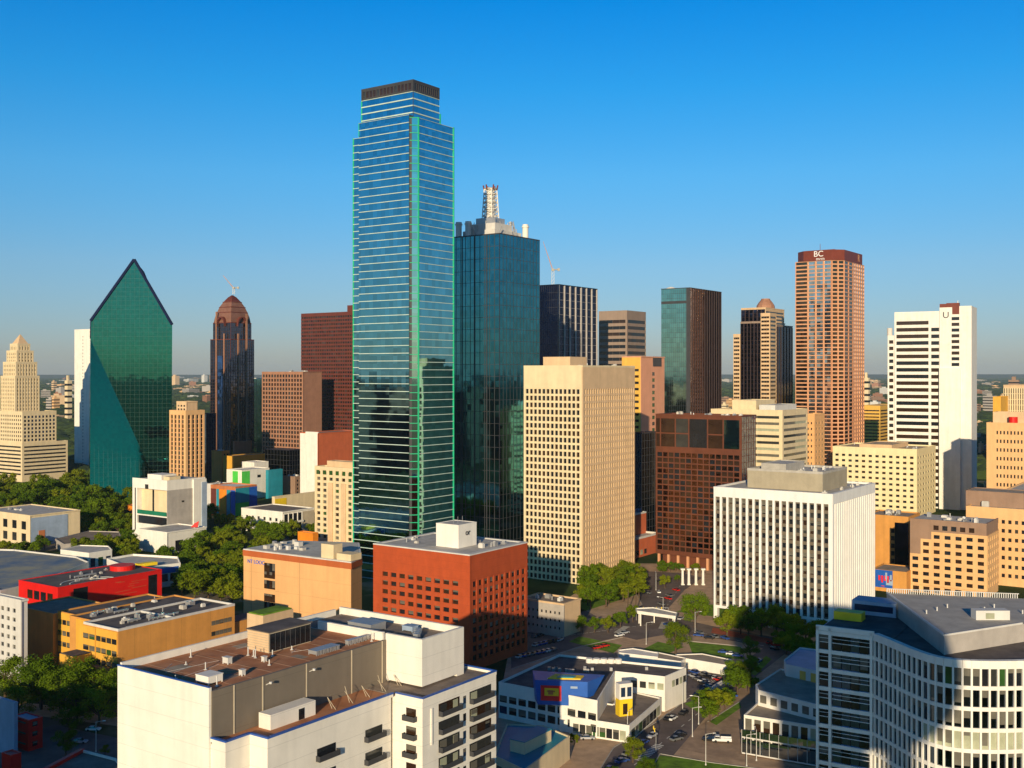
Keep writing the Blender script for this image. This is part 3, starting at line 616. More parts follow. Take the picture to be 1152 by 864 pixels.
def cface(p, q, cols, gm='glass_copper', **k):
    L = math.hypot(q[0] - p[0], q[1] - p[1]); t.facade(p, ((q[0] - p[0]) / L, (q[1] - p[1]) / L), L, 0, Hb, dict(gc, wm='copper', cols=cols, gm=gm, **k))
cface((0, ly), (0, ly * .72), 1, 'glass_bronze'); cface((0, ly * .72 - .01), (0, ch_), 3, mh=.38); cface((0, ch_), (ch_, 0), 2, 'glass_bronze'); cface((ch_, 0), (lx * .5, 0), 2, 'glass_bronze'); cface((lx * .5, 0), (lx - 1, 0), 5, 'glass_copper', mh=.7)
t.p('top_band', 'copper_dark').prism(octo(-.8, -.8, lx + .5, ly + .5, ch_), Hb, Ht); t.p('roof', 'roof_dark').prism(octo(1, 1, lx - 1, ly - 1, ch_), Ht, Ht + .3)
b = MB(); b.box(lx * .3, lx * .6, ly * .3, ly * .6, Ht + .3, Ht + 2.4); b.tube((5, 20, Ht), (5, 20, Ht + 6), .2); b.build('roof_plant', 'copper_dark', t.root)
t.text('BC', (-.8, ly), (0, -1), ly * .52, (Ht + Hb) / 2 + 1.2, 7, 'sign_white'); t.text('mrm', (-.8, ly), (0, -1), ly * .56, Hb + 1.6, 4, 'sign_white'); t.text('R', (0, -.8), (1, 0), lx * .72, (Ht + Hb) / 2, 9, 'copper')
t.done()

# left of the tallest tower
t = Bld('office_tower', 'dark maroon tower with fine horizontal window rows left of the tallest tower', 'skyscraper', 402, 1150, 339, 425)
t.vol(0, 0, t.Lx, t.Ly, 0, t.h(351), 'maroon', 'roof_dark', L=sp(t='grid', fh=3.9, cw=3.4, wf=.78, hf=.52, mt=2, pd=.35, g=WB, sd=.5), par=.8)
t.vol(6, 6, 12, 14, t.h(351) + .2, t.h(343), 'maroon', 'roof_dark', par=.5, name='penthouse'); t.done()
t = Bld('office_block', 'mid-rise brown block with a pinkish window grid beside the maroon tower', 'building', 341, 1110, 295, 362)
t.vol(0, 0, t.Lx, t.Ly, 0, t.h(419), 'brown_grid', 'roof_grey', L=sp(t='grid', fh=4.4, cw=4.2, wf=.68, hf=.68, mt=1.4, g=WB, pd=.5), par=.8); t.clutter(8, 8, 20, 30, t.h(419), 4, 2, 4); t.done()
t = Bld('office_tower', 'slim grey green glass tower behind the pointed-crown tower', 'tower', 298, 1390, 284, 306)
t.vol(0, 0, t.Lx, t.Ly, 0, t.h(426), 'offwhite', 'roof_grey', L=cu(3, 20, 'glass_green'), R_=cu(4, 20, 'glass_green')); t.done()
t = Bld('apartment_tower', 'orange brown mid-rise with bright vertical strips right of the green prism', 'tower', 209, 960, 191.5, 229.5)
ag = sp(t='grid', fh=4, cw=4.6, wf=.6, hf=.8, mt=3, pd=.9, sd=.2, g=WB, pm='orange_tan', sm='copper')
t.vol(0, 0, t.Lx, t.Ly, 0, t.h(463), 'orange_tan', 'roof_tan', L=ag, R_=ag, par=1); t.vol(4, 4, t.Lx - 8, t.Ly - 8, t.h(463) + .2, t.h(453), 'tan', 'roof_tan', L=sp(t='grid', rows=2, cw=4, wf=.6, hf=.5), par=1, name='penthouse'); t.done()
t = Bld('office_block', 'low dark blue glass block right of the orange brown mid-rise', 'building', 232, 1190, 222, 243)
t.vol(0, 0, t.Lx, t.Ly, 0, t.h(466), 'navy_wall', 'roof_dark', L=cu(4, 14, 'glass_blue'), R_=cu(4, 14, 'glass_blue')); t.done()

t = Bld('apartment_building', 'narrow white apartment building with a blank red brick flank', 'building', 357.5, 1000, 338, 405)
t.vol(0, 0, t.Lx, t.Ly, 0, t.h(488), 'brick', 'roof_grey', par=.7, L=sp(t='grid', cols=3, fh=4, wf=.55, hf=.6, mt=8, mb=1, pd=.4, wm='white', g=D), R_=sp(t='plain'))
t.p('wall', 'white').obox((0, t.Ly), (0, -1), 0, t.Ly, 0, .3, 0, t.h(488) - 8)
t.p('cornice', 'white').obox((0, t.Ly), (0, -1), 7, t.Ly + .45, -1, .5, t.h(488), t.h(486)); t.done()
t = Bld('apartment_building', 'cream apartment block with balconies and green tinted top windows beside the tallest tower', 'building', 399, 735, 355, 410)
t.vol(0, 0, t.Lx, t.Ly, 0, t.h(529), 'cream', 'roof_light', par=1.2, L=sp(t='grid', cols=6, fh=4.1, wf=.55, hf=.55, mt=1.2, mb=2, pd=.8, sd=.5, g=('win_mid', 'win_brown', 'win_blind', 'win_green'), pm='cream'))
for c in (2.5, 4.5): 
    b = MB(); b.obox((0, t.Ly), (0, -1), t.Ly * c / 6 - 2.2, t.Ly * c / 6 + 2.2, .8, 1.5, 0, t.h(545)); b.build('bay_front', 'tan', t.root)
b = MB()
for i in range(6): b.obox((0, t.Ly), (0, -1), t.Ly * (i + .5) / 6 - 1.4, t.Ly * (i + .5) / 6 + 1.4, .6, .84, t.h(529) - 4.2, t.h(529) - 1.4)
b.build('tinted_window', 'win_green', t.root)
t.vol(1, 1, 8, t.Ly * .7, t.h(529) + .2, t.h(521), 'tan', 'roof_tan', par=.4, name='penthouse'); t.done()

# tan tower right of centre
t = Bld('office_tower', 'tan concrete tower with a regular grid of small square windows, right of the tallest tower', 'skyscraper', 655, 600, 590, 713)
H = t.h(413); z_ = H - 11.5
t.vol(0, 0, t.Lx, t.Ly, 0, H, 'cream', 'roof_tan', L=sp(t='grid', cols=13, rows=28, wf=.68, hf=.68, mt=11.5, mb=0, ms=.9, pd=.7, sd=.6, g=('win_dark', 'win_brown', 'win_dark')), R_=sp(t='grid', cols=22, rows=28, wf=.6, hf=.66, mt=11.5, ms=.9, pd=.7, sd=.6, g=WB, wm='tan'), par=1)  # right face in darker tan, its dimmer light put into the colour
t.vol(10, 14, 18, 18, H + .2, t.h(402), 'tan', 'roof_tan', par=.6, name='penthouse'); t.clutter(3, 3, t.Lx - 6, 9, H, 4, 5, 3); t.done()
t = Bld('office_tower', 'salmon pink tower with a golden left side and one strip of windows', 'tower', 721, 800, 700, 747.5)
H = t.h(402)
t.vol(0, 0, t.Lx, t.Ly, 0, H, 'pinkish', 'roof_dark', par=.8, L=sp(t='bands', fh=4.6, hf=.4, ms=1.5, mt=7, pd=.5, g=WB, wm='gold', nb=3), R_=sp(t='plain'))
for k in range(16): t.win((0, 0), (1, 0), t.Lx * .52, H - 12 - k * 4.6, 3.6, 2.6, .05, ('win_green', 'win_mid'))
b = MB(); b.obox((0, 0), (1, 0), t.Lx * .5, t.Lx * .86, 0, .3, H - 6.5, H + .9); b.build('louvre_panel', 'dark_metal', t.root)
t.done()
t = Bld('office_block', 'dark navy glass block in shade between the tan tower and brown glass block', 'building', 722, 715, 712, 739)
t.vol(0, 0, t.Lx, t.Ly, 0, t.h(488), 'navy_wall', 'roof_dark', L=cu(4, 16, 'glass_blue'), R_=cu(6, 16, 'glass_navy')); t.done()
t = Bld('low_building', 'small red brick building with two pale roof bands beside the brown glass block', 'building', 706, 676, None, 741)
t.vol(0, 0, t.Lx, 20, 0, t.h(610), 'brick', 'roof_light', par=1.3, parm='offwhite'); t.vol(2, 9, t.Lx - 2, 11, t.h(610) + .2, t.h(586), 'brick', 'roof_light', par=1, parm='offwhite')
for k in range(5): t.win((0, 0), (1, 0), 3 + k * 5, 3, 3, 3, .05, ('win_mid', 'win_pale'))
t.done()
t = Bld('office_block', 'brown framed glass block with large top panels and pale columns at its foot', 'building', 834, 631, 738, 850)
H = t.h(469); lx, ly = t.Lx, t.Ly
t.vol(0, 0, lx, ly, 7, H, 'brown_frame', 'roof_brown', par=.7, L=sp(t='grid', cols=14, rows=18, wf=.84, hf=.76, mt=.8 + 21, mb=2.2, pd=.45, sd=.4, g=('win_brown', 'win_dark', 'glass_bronze', 'glass_bronze')), R_=cu(6, 22, 'glass_blue', mm='brown_frame', mw=.3))
t.p('lobby', 'brown_frame').box(3, lx - 1, 3, ly - 3, 0, 7)
edges = [0, .06, .24, .40, .62, .80, .99]
for k, (a, c) in enumerate(zip(edges, edges[1:])):
    for r, (u0, u1) in enumerate(((.06, .50), (.54, .94)) if k not in (3, 5) else ((.06, .94),)):
        wm_ = ['win_brown', 'win_brown', 'win_mid', 'win_dark', 'win_brown', 'glass_green'][k]
        t.win((0, ly), (0, -1), ly * (a + c) / 2, H - .8 - 19 + 19 * (1 - (u0 + u1) / 2), ly * (c - a) - .9, 19 * (u1 - u0), .55, (wm_,))
for k in range(9):
    b = MB(); b.obox((0, ly), (0, -1), 2 + k * (ly - 4) / 8 - .7, 2 + k * (ly - 4) / 8 + .7, -1, .3, 0, 7); b.build('column', 'copper', t.root)
t.clutter(4, 4, lx - 8, ly - 8, H, 7, 9, 3); t.done()
for i, px in enumerate((768, 775, 783, 791)):
    x, y = G(px, 658); r = empty('column', (x, y, 0)); tag(r, 'tall white freestanding column on the plaza before the brown glass block', 'column', 'white plaza columns')
    b = MB(); b.box(-.9, .9, -.9, .9, 0, .6); b.cyl(0, 0, .75, .65, .6, 8.2, 12); b.build('shaft', 'white', r); b = MB(); b.box(-1.1, 1.1, -1.1, 1.1, 8.2, 9); b.build('capital', 'white', r)

t = Bld('office_block', 'cream office block with banded windows behind the brown glass block', 'building', 880, 780, 800, 908)
H = t.h(463); bw = sp(t='bands', fh=4.6, hf=.42, ms=2.2, nb=3, mt=2, pd=.35, g=('win_mid', 'win_blind', 'win_pale', 'win_dark'))
t.vol(0, 0, t.Lx, t.Ly, 0, H, 'cream', 'roof_light', L=bw, R_=dict(bw, nb=2), par=1); t.vol(6, 22, t.Lx - 14, t.Ly - 36, H + .2, t.h(452), 'cream', 'roof_light', par=.6, name='penthouse'); t.vol(2, 6, t.Lx - 8, 12, H + .2, H + 4, 'offwhite', 'roof_light', par=.4, name='penthouse'); t.done()
t = Bld('office_block', 'slim pale peach block between the cream banded block and the copper tower', 'building', 916, 840, 903, 927)
t.vol(0, 0, t.Lx, t.Ly, 0, t.h(467), 'peach', 'roof_tan', L=sp(t='grid', fh=4.5, cols=3, wf=.4, hf=.4, mt=4), R_=sp(t='grid', fh=4.5, cols=3, wf=.4, hf=.4, mt=4), par=1); t.done()
t = Bld('hotel', 'yellow cream hotel with rows of small windows below the white banded tower', 'building', 1031, 870, 937, 1052)
H = t.h(507); gy = sp(t='grid', cols=12, rows=11, wf=.5, hf=.42, mt=3.5, mb=2, pd=.4, g=('win_dark', 'win_brown', 'win_mid'))
t.vol(0, 0, t.Lx, t.Ly, 0, H, 'hotel_yellow', 'roof_tan', L=gy, R_=dict(gy, cols=7), par=1.2); t.vol(3, 20, t.Lx - 10, 26, H + .2, H + 3, 'tan', 'roof_tan', par=.6, name='penthouse'); t.clutter(2, 2, t.Lx - 4, t.Ly - 4, H, 6, 12, 3); t.done()

# white banded tower on the right
t = Bld('office_tower', 'white tower with dark horizontal window bands and a blank white lift shaft', 'skyscraper', 1093, 925, 998, 1099, rot=61)
lx, ly = t.Lx, t.Ly; W_ = sp(t='plain')
yA = t.sy(1057); yB = t.sy(1006)
bnd = sp(t='bands', rows=28, hf=.55, ms=1.6, mt=6, pd=.5, g=('win_brown', 'win_dark'), nb=1)
t.vol(0, 0, lx, yA, 0, t.h(345), 'white', 'roof_light', par=.8)
t.vol(1.5, yA, lx - 3, yB - yA - .01, 0, t.h(350), 'white', 'roof_light', par=.8)
dL = (0, -1); o = (1.5, yB); Lm = yB - yA
t.facade(o, dL, Lm * .80, 0, t.h(350), dict(bnd, wm='white')); t.facade((1.5, yB - Lm * .80 - .01), dL, Lm * .20 - .02, 0, t.h(350), dict(bnd, wm='white', ms=.5, mt=12, rows=27, ext=0))
t.vol(3, yB, lx - 8, ly - yB, 0, t.h(377), 'white', 'roof_light', par=.8, L=dict(bnd, mt=2, rows=26, ms=1.2))
b = MB(); b.obox((0, yA), dL, 0, yA * .66, 0, 3, 0, t.h(414)); b.build('lift_shaft', 'white', t.root)
b = MB(); b.obox((0, yA), dL, .1, yA * .62, -2, .25, t.h(345), t.h(341)); b.obox((0, yA), dL, yA * .40, yA * .62, 0, .25, t.h(353), t.h(345)); b.obox((0, yA), dL, yA * .2, yA * .6, -8, -2.2, t.h(345) + .8, t.h(340)); b.build('brown_plant_screen', 'copper_dark', t.root)
for k in range(9): t.win((0, yA), dL, yA * .50, t.h(358 + k * 6.5), yA * .24, 2.7, .04, ('win_brown', 'win_dark'))
t.text('U', (0, yA), dL, yA * .2, t.h(354), 7.5, 'sign_dark', name='emblem')
b = MB(); b.tube((lx * .4, yA * .5, t.h(341)), (lx * .4, yA * .5, t.h(336.5)), .25); b.tube((lx * .4 - 3, yA * .5, t.h(337.5)), (lx * .4 + 2, yA * .5, t.h(337.2)), .2); b.build('antenna', 'metal', t.root)
b = MB(); b.cyl(7, yB + 5, 2.2, 2.2, t.h(377) + .5, t.h(367), 12); b.build('water_tank', 'offwhite', t.root)
t.done()

# right edge
t = Bld('office_block', 'tall tan block with small square windows at the right edge', 'building', 1166, 770, 1110, 1200)
H = t.h(478); gt = sp(t='grid', cols=9, rows=12, wf=.45, hf=.4, mt=3, mb=2, ms=6, pd=.4, g=DD); t.vol(0, 0, t.Lx, t.Ly, 0, H, 'orange_tan', 'roof_tan', L=gt, par=1); t.vol(8, 8, 16, 22, H + .2, t.h(466), 'tan', 'roof_tan', par=.8, name='penthouse')
b = MB(); b.cyl(5, 16, 3, 3, H + .3, H + 5, 14); b.build('water_tank', 'red', t.root); t.done()
t = Bld('office_block', 'distant tan tower with vertical ribs behind the right edge block', 'building', 1160, 1350, 1129, 1190)
t.vol(0, 0, t.Lx, t.Ly, 0, t.h(434), 'tan', 'roof_tan', L=sp(t='curtain', gm='glass_brown', cols=12, rows=14, mw=.8, mh=.3, md=1, mt=3, mm='cream', wm='tan'), par=1); t.done()
t = Bld('office_block', 'small ochre block left of the distant ribbed tan tower', 'building', 1126, 1330, 1117, 1134)
t.vol(0, 0, t.Lx, t.Ly, 0, t.h(447), 'ochre', 'roof_tan'); t.done()
t = Bld('office_block', 'orange block with dark windows and a roof plant room, cut by the right edge', 'building', 1180, 585, 1087, 1230)
H = t.h(577); t.vol(0, 0, t.Lx, t.Ly, 0, H, 'orange_tan', 'roof_light', L=sp(t='grid', cols=12, rows=7, wf=.5, hf=.42, mt=4, mb=3, pd=.5, g=DD), par=1); t.clutter(4, 10, t.Lx - 8, t.Ly - 14, H, 8, 21, 6)
t.vol(10, 14, 20, 30, H + .2, t.h(560), 'mauve_brown', 'roof_tan', par=.5, name='penthouse'); t.done()
t = Bld('office_block', 'square windowed orange tan block with a stepped upper left corner', 'building', 1110, 560, 1024, 1123)
H = t.h(591); lx, ly = t.Lx, t.Ly; fh = (t.h(603) - 4.2) / 7.0
F1 = lambda c, r, **k: dict(sp(t='grid', cols=c, rows=r, wf=.6, hf=.5, mt=.6, mb=0, ms=.4, pd=.4, g=('win_brown', 'win_dark'), sd=.37), **k)
za = t.h(603)
t.p('wall', 'orange_tan').box(0, lx, 0, ly, 0, za); t.p('upper_wall', 'mauve_brown').box(.1, lx, .1, ly, za, H)
cw_ = ly / 7
for i, dr in enumerate((3, 1, 0, 0, 0, 0, 0)):
    zt = za - dr * fh; t.facade((0, ly - i * cw_), (0, -1), cw_ - .01, 4.2, zt, F1(1, 7 - dr, wm='orange_tan', ext=0, ms=.2)) 
    t.p('upper_wall', 'mauve_brown').obox((0, ly - i * cw_), (0, -1), 0, cw_, 0, .25, zt, H) if dr else None
t.facade((0, 0), (1, 0), lx, 4.2, za, F1(6, 7, wm='orange_tan', wf=.45)); t.facade((0, ly), (0, -1), ly, 0, 4.0, F1(7, 1, mt=.2, hf=.8, wm='orange_tan'))
t.facade((0, ly * .72), (0, -1), ly * .60, za, H, dict(F1(5, 1, wm='mauve_brown'), mt=1, hf=.55))
t.p('parapet', 'mauve_brown').box(-.1, lx, -.1, .5, H, H + .8); t.p('parapet', 'mauve_brown').box(-.1, .5, .5, ly, H, H + .8); t.p('roof', 'roof_light').box(.5, lx, .5, ly, H, H + .15); t.clutter(3, 3, lx - 5, ly - 6, H, 7, 31, 4); t.done()
t = Bld('office_block', 'plain tan block with recess shade painted dark, left of the stepped orange tan block', 'building', 1022, 640, 975, 1035)
H = t.h(583); t.vol(0, 0, t.Lx, t.Ly, 0, H, 'orange_brown', 'roof_tan', par=.8)
b = MB(); b.obox((0, t.Ly), (0, -1), t.Ly * .68, t.Ly, 0, .3, 0, H - 3); b.build('dark_glass_recess', 'glass_navy', t.root)  # dark sheet on the wall stands for a recess in shade
for k in range(6): t.win((0, t.Ly), (0, -1), t.Ly * .63, H - 8 - k * 4.4, 2, 2.6, .03, ('win_brown',))
t.clutter(2, 4, t.Lx - 4, t.Ly - 8, H, 5, 33, 4); t.done()
t = Bld('low_building', 'low brown brick wall block carrying the blue mural right of the striped block', 'building', 1020, 575, 981, 1032)
H = t.h(645); t.vol(0, 0, t.Lx, t.Ly, 0, H, 'orange_brown', 'roof_tan', par=.6)
b = MB(); o, d = (0, t.Ly), (0, -1); s0 = t.Ly * .08; s1 = t.Ly * .6; b.obox(o, d, s0, s1, .05, .35, 2, H + .5); mu = b.build('mural', 'sky_blue', t.root)
b = MB(); 
for k in range(5): b.obox(o, d, s0 + 2 + k * 1.5, s0 + 3 + k * 1.5, .35, .42, H - 5 - (k % 2), H - 2.4); 
b.obox(o, d, s0 + 3.5, s0 + 5.2, .35, .42, 3, H - 8); b.build('mural_lettering', 'sign_red', mu).parent = mu
b = MB(); b.obox(o, d, s0 + 6, s0 + 9.5, .35, .42, 3.5, 6.5); b.obox(o, d, s0 + 5.6, s0 + 6.6, .35, .43, 6.5, 10); b.obox(o, d, s0 + 8, s0 + 9, .35, .43, 6.5, 9); b.build('mural_figure', 'pale_blue_wall', mu)
t.done()
t = Bld('office_block', 'small gold banded office block between the copper tower and white tower', 'building', 990, 1500, 969, 1010)
t.vol(0, 0, t.Lx, t.Ly, 0, t.h(457), 'gold', 'roof_tan', L=sp(t='bands', fh=4.5, hf=.4, nb=5, mt=4, g=WB), R_=sp(t='bands', fh=4.5, hf=.4, nb=5, mt=4, g=WB)); t.done()

# striped white block
t = Bld('office_block', 'white office block with close-set vertical fins over brown windows', 'building', 935, 483, 804, 982)
H = t.h(558); fs = sp(t='grid', cols=17, rows=14, wf=.68, hf=.60, mt=3.6, mb=1.2, ms=.35, pd=1.1, sd=.45, pm='stripe_white', sm='spandrel_brown', g=('win_dark', 'win_dark', 'win_brown', 'win_mid'))
t.vol(0, 0, t.Lx, t.Ly, 6, H, 'stripe_white', 'roof_light', L=fs, R_=dict(fs, cols=20, wf=.6), par=1.0)
t.p('lobby', 'stripe_tan').box(4, t.Lx - 2, 4, t.Ly - 4, 0, 6)
for k in range(7):
    b = MB(); b.obox((0, t.Ly), (0, -1), .9 + k * (t.Ly - 1.8) / 6 - .9, .9 + k * (t.Ly - 1.8) / 6 + .9, -1.2, 1.1, 0, 6); b.build('column', 'stripe_white', t.root)
t.vol(12, 8, 34, 36, H + .2, t.h(537), 'stripe_tan', 'roof_light', par=1.1, name='penthouse', parm='concrete'); t.vol(14, 26, 24, 12, H + 6.5, t.h(529) , 'concrete', 'roof_light', par=.5, name='penthouse')
t.clutter(2, 2, t.Lx - 4, 5, H, 4, 41, 2.4); t.clutter(14, 10, 30, 14, t.h(537), 5, 44, 3); t.done()

# ================================================================ NEARER BUILDINGS
# red block
t = Bld('office_block', 'bright red brick block with blank top walls and a white plant room on its roof', 'building', 528, 425, 421, 592)
H = t.h(625); lx, ly = t.Lx, t.Ly
t.vol(0, 0, lx, ly, 0, H, 'brick_red', 'roof_light', par=.5, parm='offwhite', pt=1.6,
      L=sp(t='grid', cols=9, rows=9, wf=.66, hf=.5, mt=9.6, mb=3, ms=4.2, pd=.6, sd=.55, g=('win_brown', 'win_dark')), R_=sp(t='grid', cols=10, rows=9, wf=.66, hf=.62, mt=9.6, mb=3, ms=.9, pd=.6, sd=.45, g=('win_brown', 'win_dark')))
b = MB(); b.box(-.95, -.3, -.95, -.3, 0, H); b.build('corner_pier', 'brick_red', t.root)
x0 = 6; y0 = t.sy(468, 8) - 12
px0, py0 = 10, 13
t.vol(px0, py0, 12, 11.5, H + .2, H + 9.3, 'white', 'roof_light', par=.3, name='plant_room')
t.text('or', (px0, py0), (1, 0), 6, H + 6, 3.4, 'sign_dark', name='emblem')
t.clutter(12, 2, 24, 9, H, 7, 51, 3.4); t.clutter(24, 14, 14, 20, H, 4, 52, 3); t.clutter(4, 28, 20, 18, H, 3, 53, 2)
for i in range(3):
    b = MB(); b.tube((px0 + 3 + i * 3, py0 + 5, H + 9), (px0 + 3 + i * 3, py0 + 5, H + 12), .08); b.build('antenna', 'metal', t.root)
t.done()

# peach building with brown cornice (irregular plan)
N = PH(395, 634, 32); t = Bld('office_block', 'peach block with a dark brown cornice and blue sign lettering', 'building', at=N, rot=0)
pts = [t.loc(*PH(px, py, 32)) for px, py in ((395, 634), (407, 629), (404, 612), (328, 609.5), (274, 619))]
t.p('wall', 'peach').prism(pts, 0, 29.5)
def grow(p, c, e): return [(x + (x - c[0]) / math.hypot(x - c[0], y - c[1]) * e, y + (y - c[1]) / math.hypot(x - c[0], y - c[1]) * e) for x, y in p]
cc = (sum(p[0] for p in pts) / 5, sum(p[1] for p in pts) / 5)
t.p('cornice', 'peach_dark').prism(grow(pts, cc, .4), 29.5, 32.2); t.p('parapet', 'offwhite').prism(grow(pts, cc, .15), 32.2, 32.7); t.p('roof', 'roof_light').prism(grow(pts, cc, -1.5), 32.7, 32.8)
P, Q = pts[4], pts[0]; L = math.hypot(Q[0] - P[0], Q[1] - P[1]); d = ((Q[0] - P[0]) / L, (Q[1] - P[1]) / L)
for k, (z, h_) in enumerate(((26.5, 4), (23, 3), (18.6, 4), (12.5, 3.6), (9, 3), (5, 2.4))):
    for c in range(4): t.win(P, d, L * .215 + c * L * .0265 + .1, z - 1, L * .025, h_, .05, ('win_dark', 'win_brown'))
t.text('NT LOOC', P, d, L * .125, 27.2, 2.5, 'sign_blue')
b = MB(); b.obox(P, d, L * .72, L * .83, -7, -1.2, 32.8, 39); b.build('lift_housing', 'cream', t.root); b = MB(); b.obox(P, d, L * .86, L * .985, -8, -1.0, 32.8, 35.6); b.build('plant_room', 'cream', t.root)
rr = random.Random(4)
for i in range(14):
    s_ = rr.uniform(.08, .66) * L; n_ = rr.uniform(-24, -3); w_ = rr.uniform(1, 3); b = MB(); b.obox(P, d, s_, s_ + w_, n_ - w_, n_, 32.8, 33.2 + rr.uniform(.6, 2)); b.build('air_unit', rr.choice(['metal', 'roof_light', 'offwhite', 'roof_dark']), t.root)
t.done()

# foreground white complex. O = near corner; local x = along the long side, local -y = toward the viewer's right
t = Bld('apartment_complex', 'large white panelled foreground building with brown flat roofs and blue roof edges', 'building', at=(-55, 200), rot=55)
ZA, ZB = 57.4, 48.6
def V(u0, u1, w0, w1): return (u0, -w1, u1 - u0, w1 - w0)      # w measured toward the right-hand side
def vbox(name, m, u0, u1, w0, w1, z0, z1): t.p(name, m).box(u0, u1, -w1, -w0, z0, z1)
# main high block
vbox('wall', 'white_panel', 0, 60, -27, 0, 0, ZA - .6)
vbox('taupe_wall', 'taupe', .5, 48, 0, .25, ZB - 1, ZA - .2)
for u in (5.5, 12.5, 24, 37, 46.5): vbox('wall_trim', 'taupe_trim', u, u + .25, .25, .38, ZB - 1, ZA - .2)
vbox('roof', 'roof_brown', .6, 47.5, -26.4, -.5, ZA - .6, ZA - .45)
vbox('parapet', 'white_panel', 0, .6, -27, 0, ZA - .6, ZA + .5); vbox('parapet', 'white_panel', .6, 60, -27, -26.4, ZA - .6, ZA + 1.0); vbox('parapet', 'taupe', .6, 47.5, -.4, .0, ZA - .6, ZA - .2)
vbox('roof_edge', 'blue_trim', -.12, .3, -27.05, .05, ZA + .5, ZA + .68)
vbox('parapet', 'white_panel', 47.5, 48.2, -20, -.4, ZA - .6, ZA + 1.4); vbox('roof', 'roof_grey', 48.2, 61.8, -26.4, 9.6, ZA - .6, ZA - .42)
vbox('wall', 'white_panel', 60, 62.5, -27, 10.3, 0, ZA - .6); vbox('parapet', 'white_panel', 61.8, 62.5, -27, 10.3, ZA - .6, ZA + 1.2)
# projecting white block
vbox('wall', 'white_panel', 48, 60, 0, 10.3, ZB, ZA - .6); vbox('parapet', 'white_panel', 48, 61.8, 9.6, 10.3, ZA - .6, ZA + 1.2); vbox('parapet', 'white_panel', 48, 48.7, 0, 9.6, ZA - .6, ZA + 1.2)
vbox('wall', 'white_panel', 60, 62.5, 0, 10.3, ZB, ZA - .6) if False else None
# lower front wing
vbox('wall', 'white_panel', .5, 6.2, 0, 3.9, 0, ZB - .6); vbox('wall', 'white_panel', 6.2, 40, 0, 8.6, 0, ZB - .6)
vbox('roof', 'roof_brown', 6.6, 41, .3, 8.1, ZB - .6, ZB - .45); vbox('roof', 'roof_brown', 1, 6.6, .3, 3.4, ZB - .6, ZB - .45)
for (u0, u1, w0, w1) in ((.4, .9, 0, 4), (.9, 6.3, 3.5, 4), (6.1, 6.6, 4, 8.7), (6.6, 40.6, 8.2, 8.7)):
    vbox('parapet', 'white_panel', u0, u1, w0, w1, ZB - .6, ZB); vbox('roof_edge', 'blue_trim', u0 - .05, u1 + .05, w0 - .05, w1 + .08, ZB, ZB + .32)
vbox('stair_housing', 'white_panel', 10.8, 22.5, 1.2, 4.4, ZB - .45, ZB + 2.4); vbox('stair_door', 'win_dark', 18, 19.5, 4.4, 4.46, ZB - .4, ZB + 1.7)
# right wing with balconies
vbox('wall', 'white_panel', 41, 66.6, 0, 16.2, 0, ZB - .6)
vbox('roof', 'roof_grey', 41.4, 66.2, .3, 15.8, ZB - .6, ZB - .45)
for (u0, u1, w0, w1) in ((41, 66.6, 15.8, 16.3), (40.9, 41.4, 9, 15.8), (66.2, 66.7, 0, 15.8)):
    vbox('parapet', 'white_panel', u0, u1, w0, w1, ZB - .6, ZB + .1); vbox('roof_edge', 'blue_trim', u0 - .05, u1 + .05, w0 - .05, w1 + .08, ZB + .1, ZB + .36)
FH = 3.75
def balcony(o, d, s0, s1, z, rec=1.6, name='balcony'):
    bb = MB(); bb.obox(o, d, s0, s1, .02, 1.1, z - .35, z - .12); bb.obox(o, d, s0, s1, 1.02, 1.1, z - .12, z + .75); bb.obox(o, d, s0, s0 + .06, .02, 1.02, z - .12, z + .75); bb.obox(o, d, s1 - .06, s1, .02, 1.02, z - .12, z + .75)
    r = bb.build(name, 'dark_metal', t.root); return r
oR, dR = (41, -16.2), (1, 0)
for k in range(11):
    z = ZB - 4.4 - k * FH
    for (s0, s1) in ((5.2, 12.2), (15.8, 23.6)):
        t.win(oR, dR, (s0 + s1) / 2, z + .95, s1 - s0, 2.5, .02, ('win_brown', 'win_mid'))
        t.win(oR, dR, s0 + 1.5, z + .8, 2.2, 2.2, .06, ('win_pale', 'win_blind', 'win_mid')); t.win(oR, dR, s1 - 1.4, z + .8, 1.6, 2.2, .06, ('win_pale', 'win_mid', 'win_dark')); balcony(oR, dR, s0, s1, z)
    t.win(oR, dR, 14, z + 1, .9, 1.6, .03, ('win_blue', 'win_dark'))
    b = MB(); b.obox(oR, dR, 2.6, 3.1, .0, .22, z - 1.8, z + 1.9); b.build('drain_pipe', 'white_panel', t.root) if k < 2 else None
# recessed stair between the wings
for k in range(11):
    z = ZB - 4.4 - k * FH
    balcony((41, -9.2), (0, -1), 2.4, 5.6, z); t.win((41, -9.2), (0, -1), 4, z + .9, 2.6, 2.4, .03, ('win_brown',))
    balcony((0, 27), (0, -1), -.1, 2.2, z - 12) if False else None
# lower front wing windows
for k in range(8):
    z = ZB - 6.4 - k * 4.6
    for (s0, s1) in ((12.5, 17.5), (26, 31)):
        t.win((6.2, -8.6), (1, 0), (s0 + s1) / 2, z, s1 - s0, 2.1, .03, ('win_dark', 'win_mid')); balcony((6.2, -8.6), (1, 0), s0 - .3, s1 + .3, z - .9)
vbox('recess', 'win_brown', -.04, 0, 0.6, 1.2, 20, ZB - 1) if False else None
for z in (36.5, 33, 27, 23): 
    b = MB(); b.box(-.3, 3.5, 27.0, 28.0, z, z + .9); b.build('side_balcony', 'offwhite', t.root)
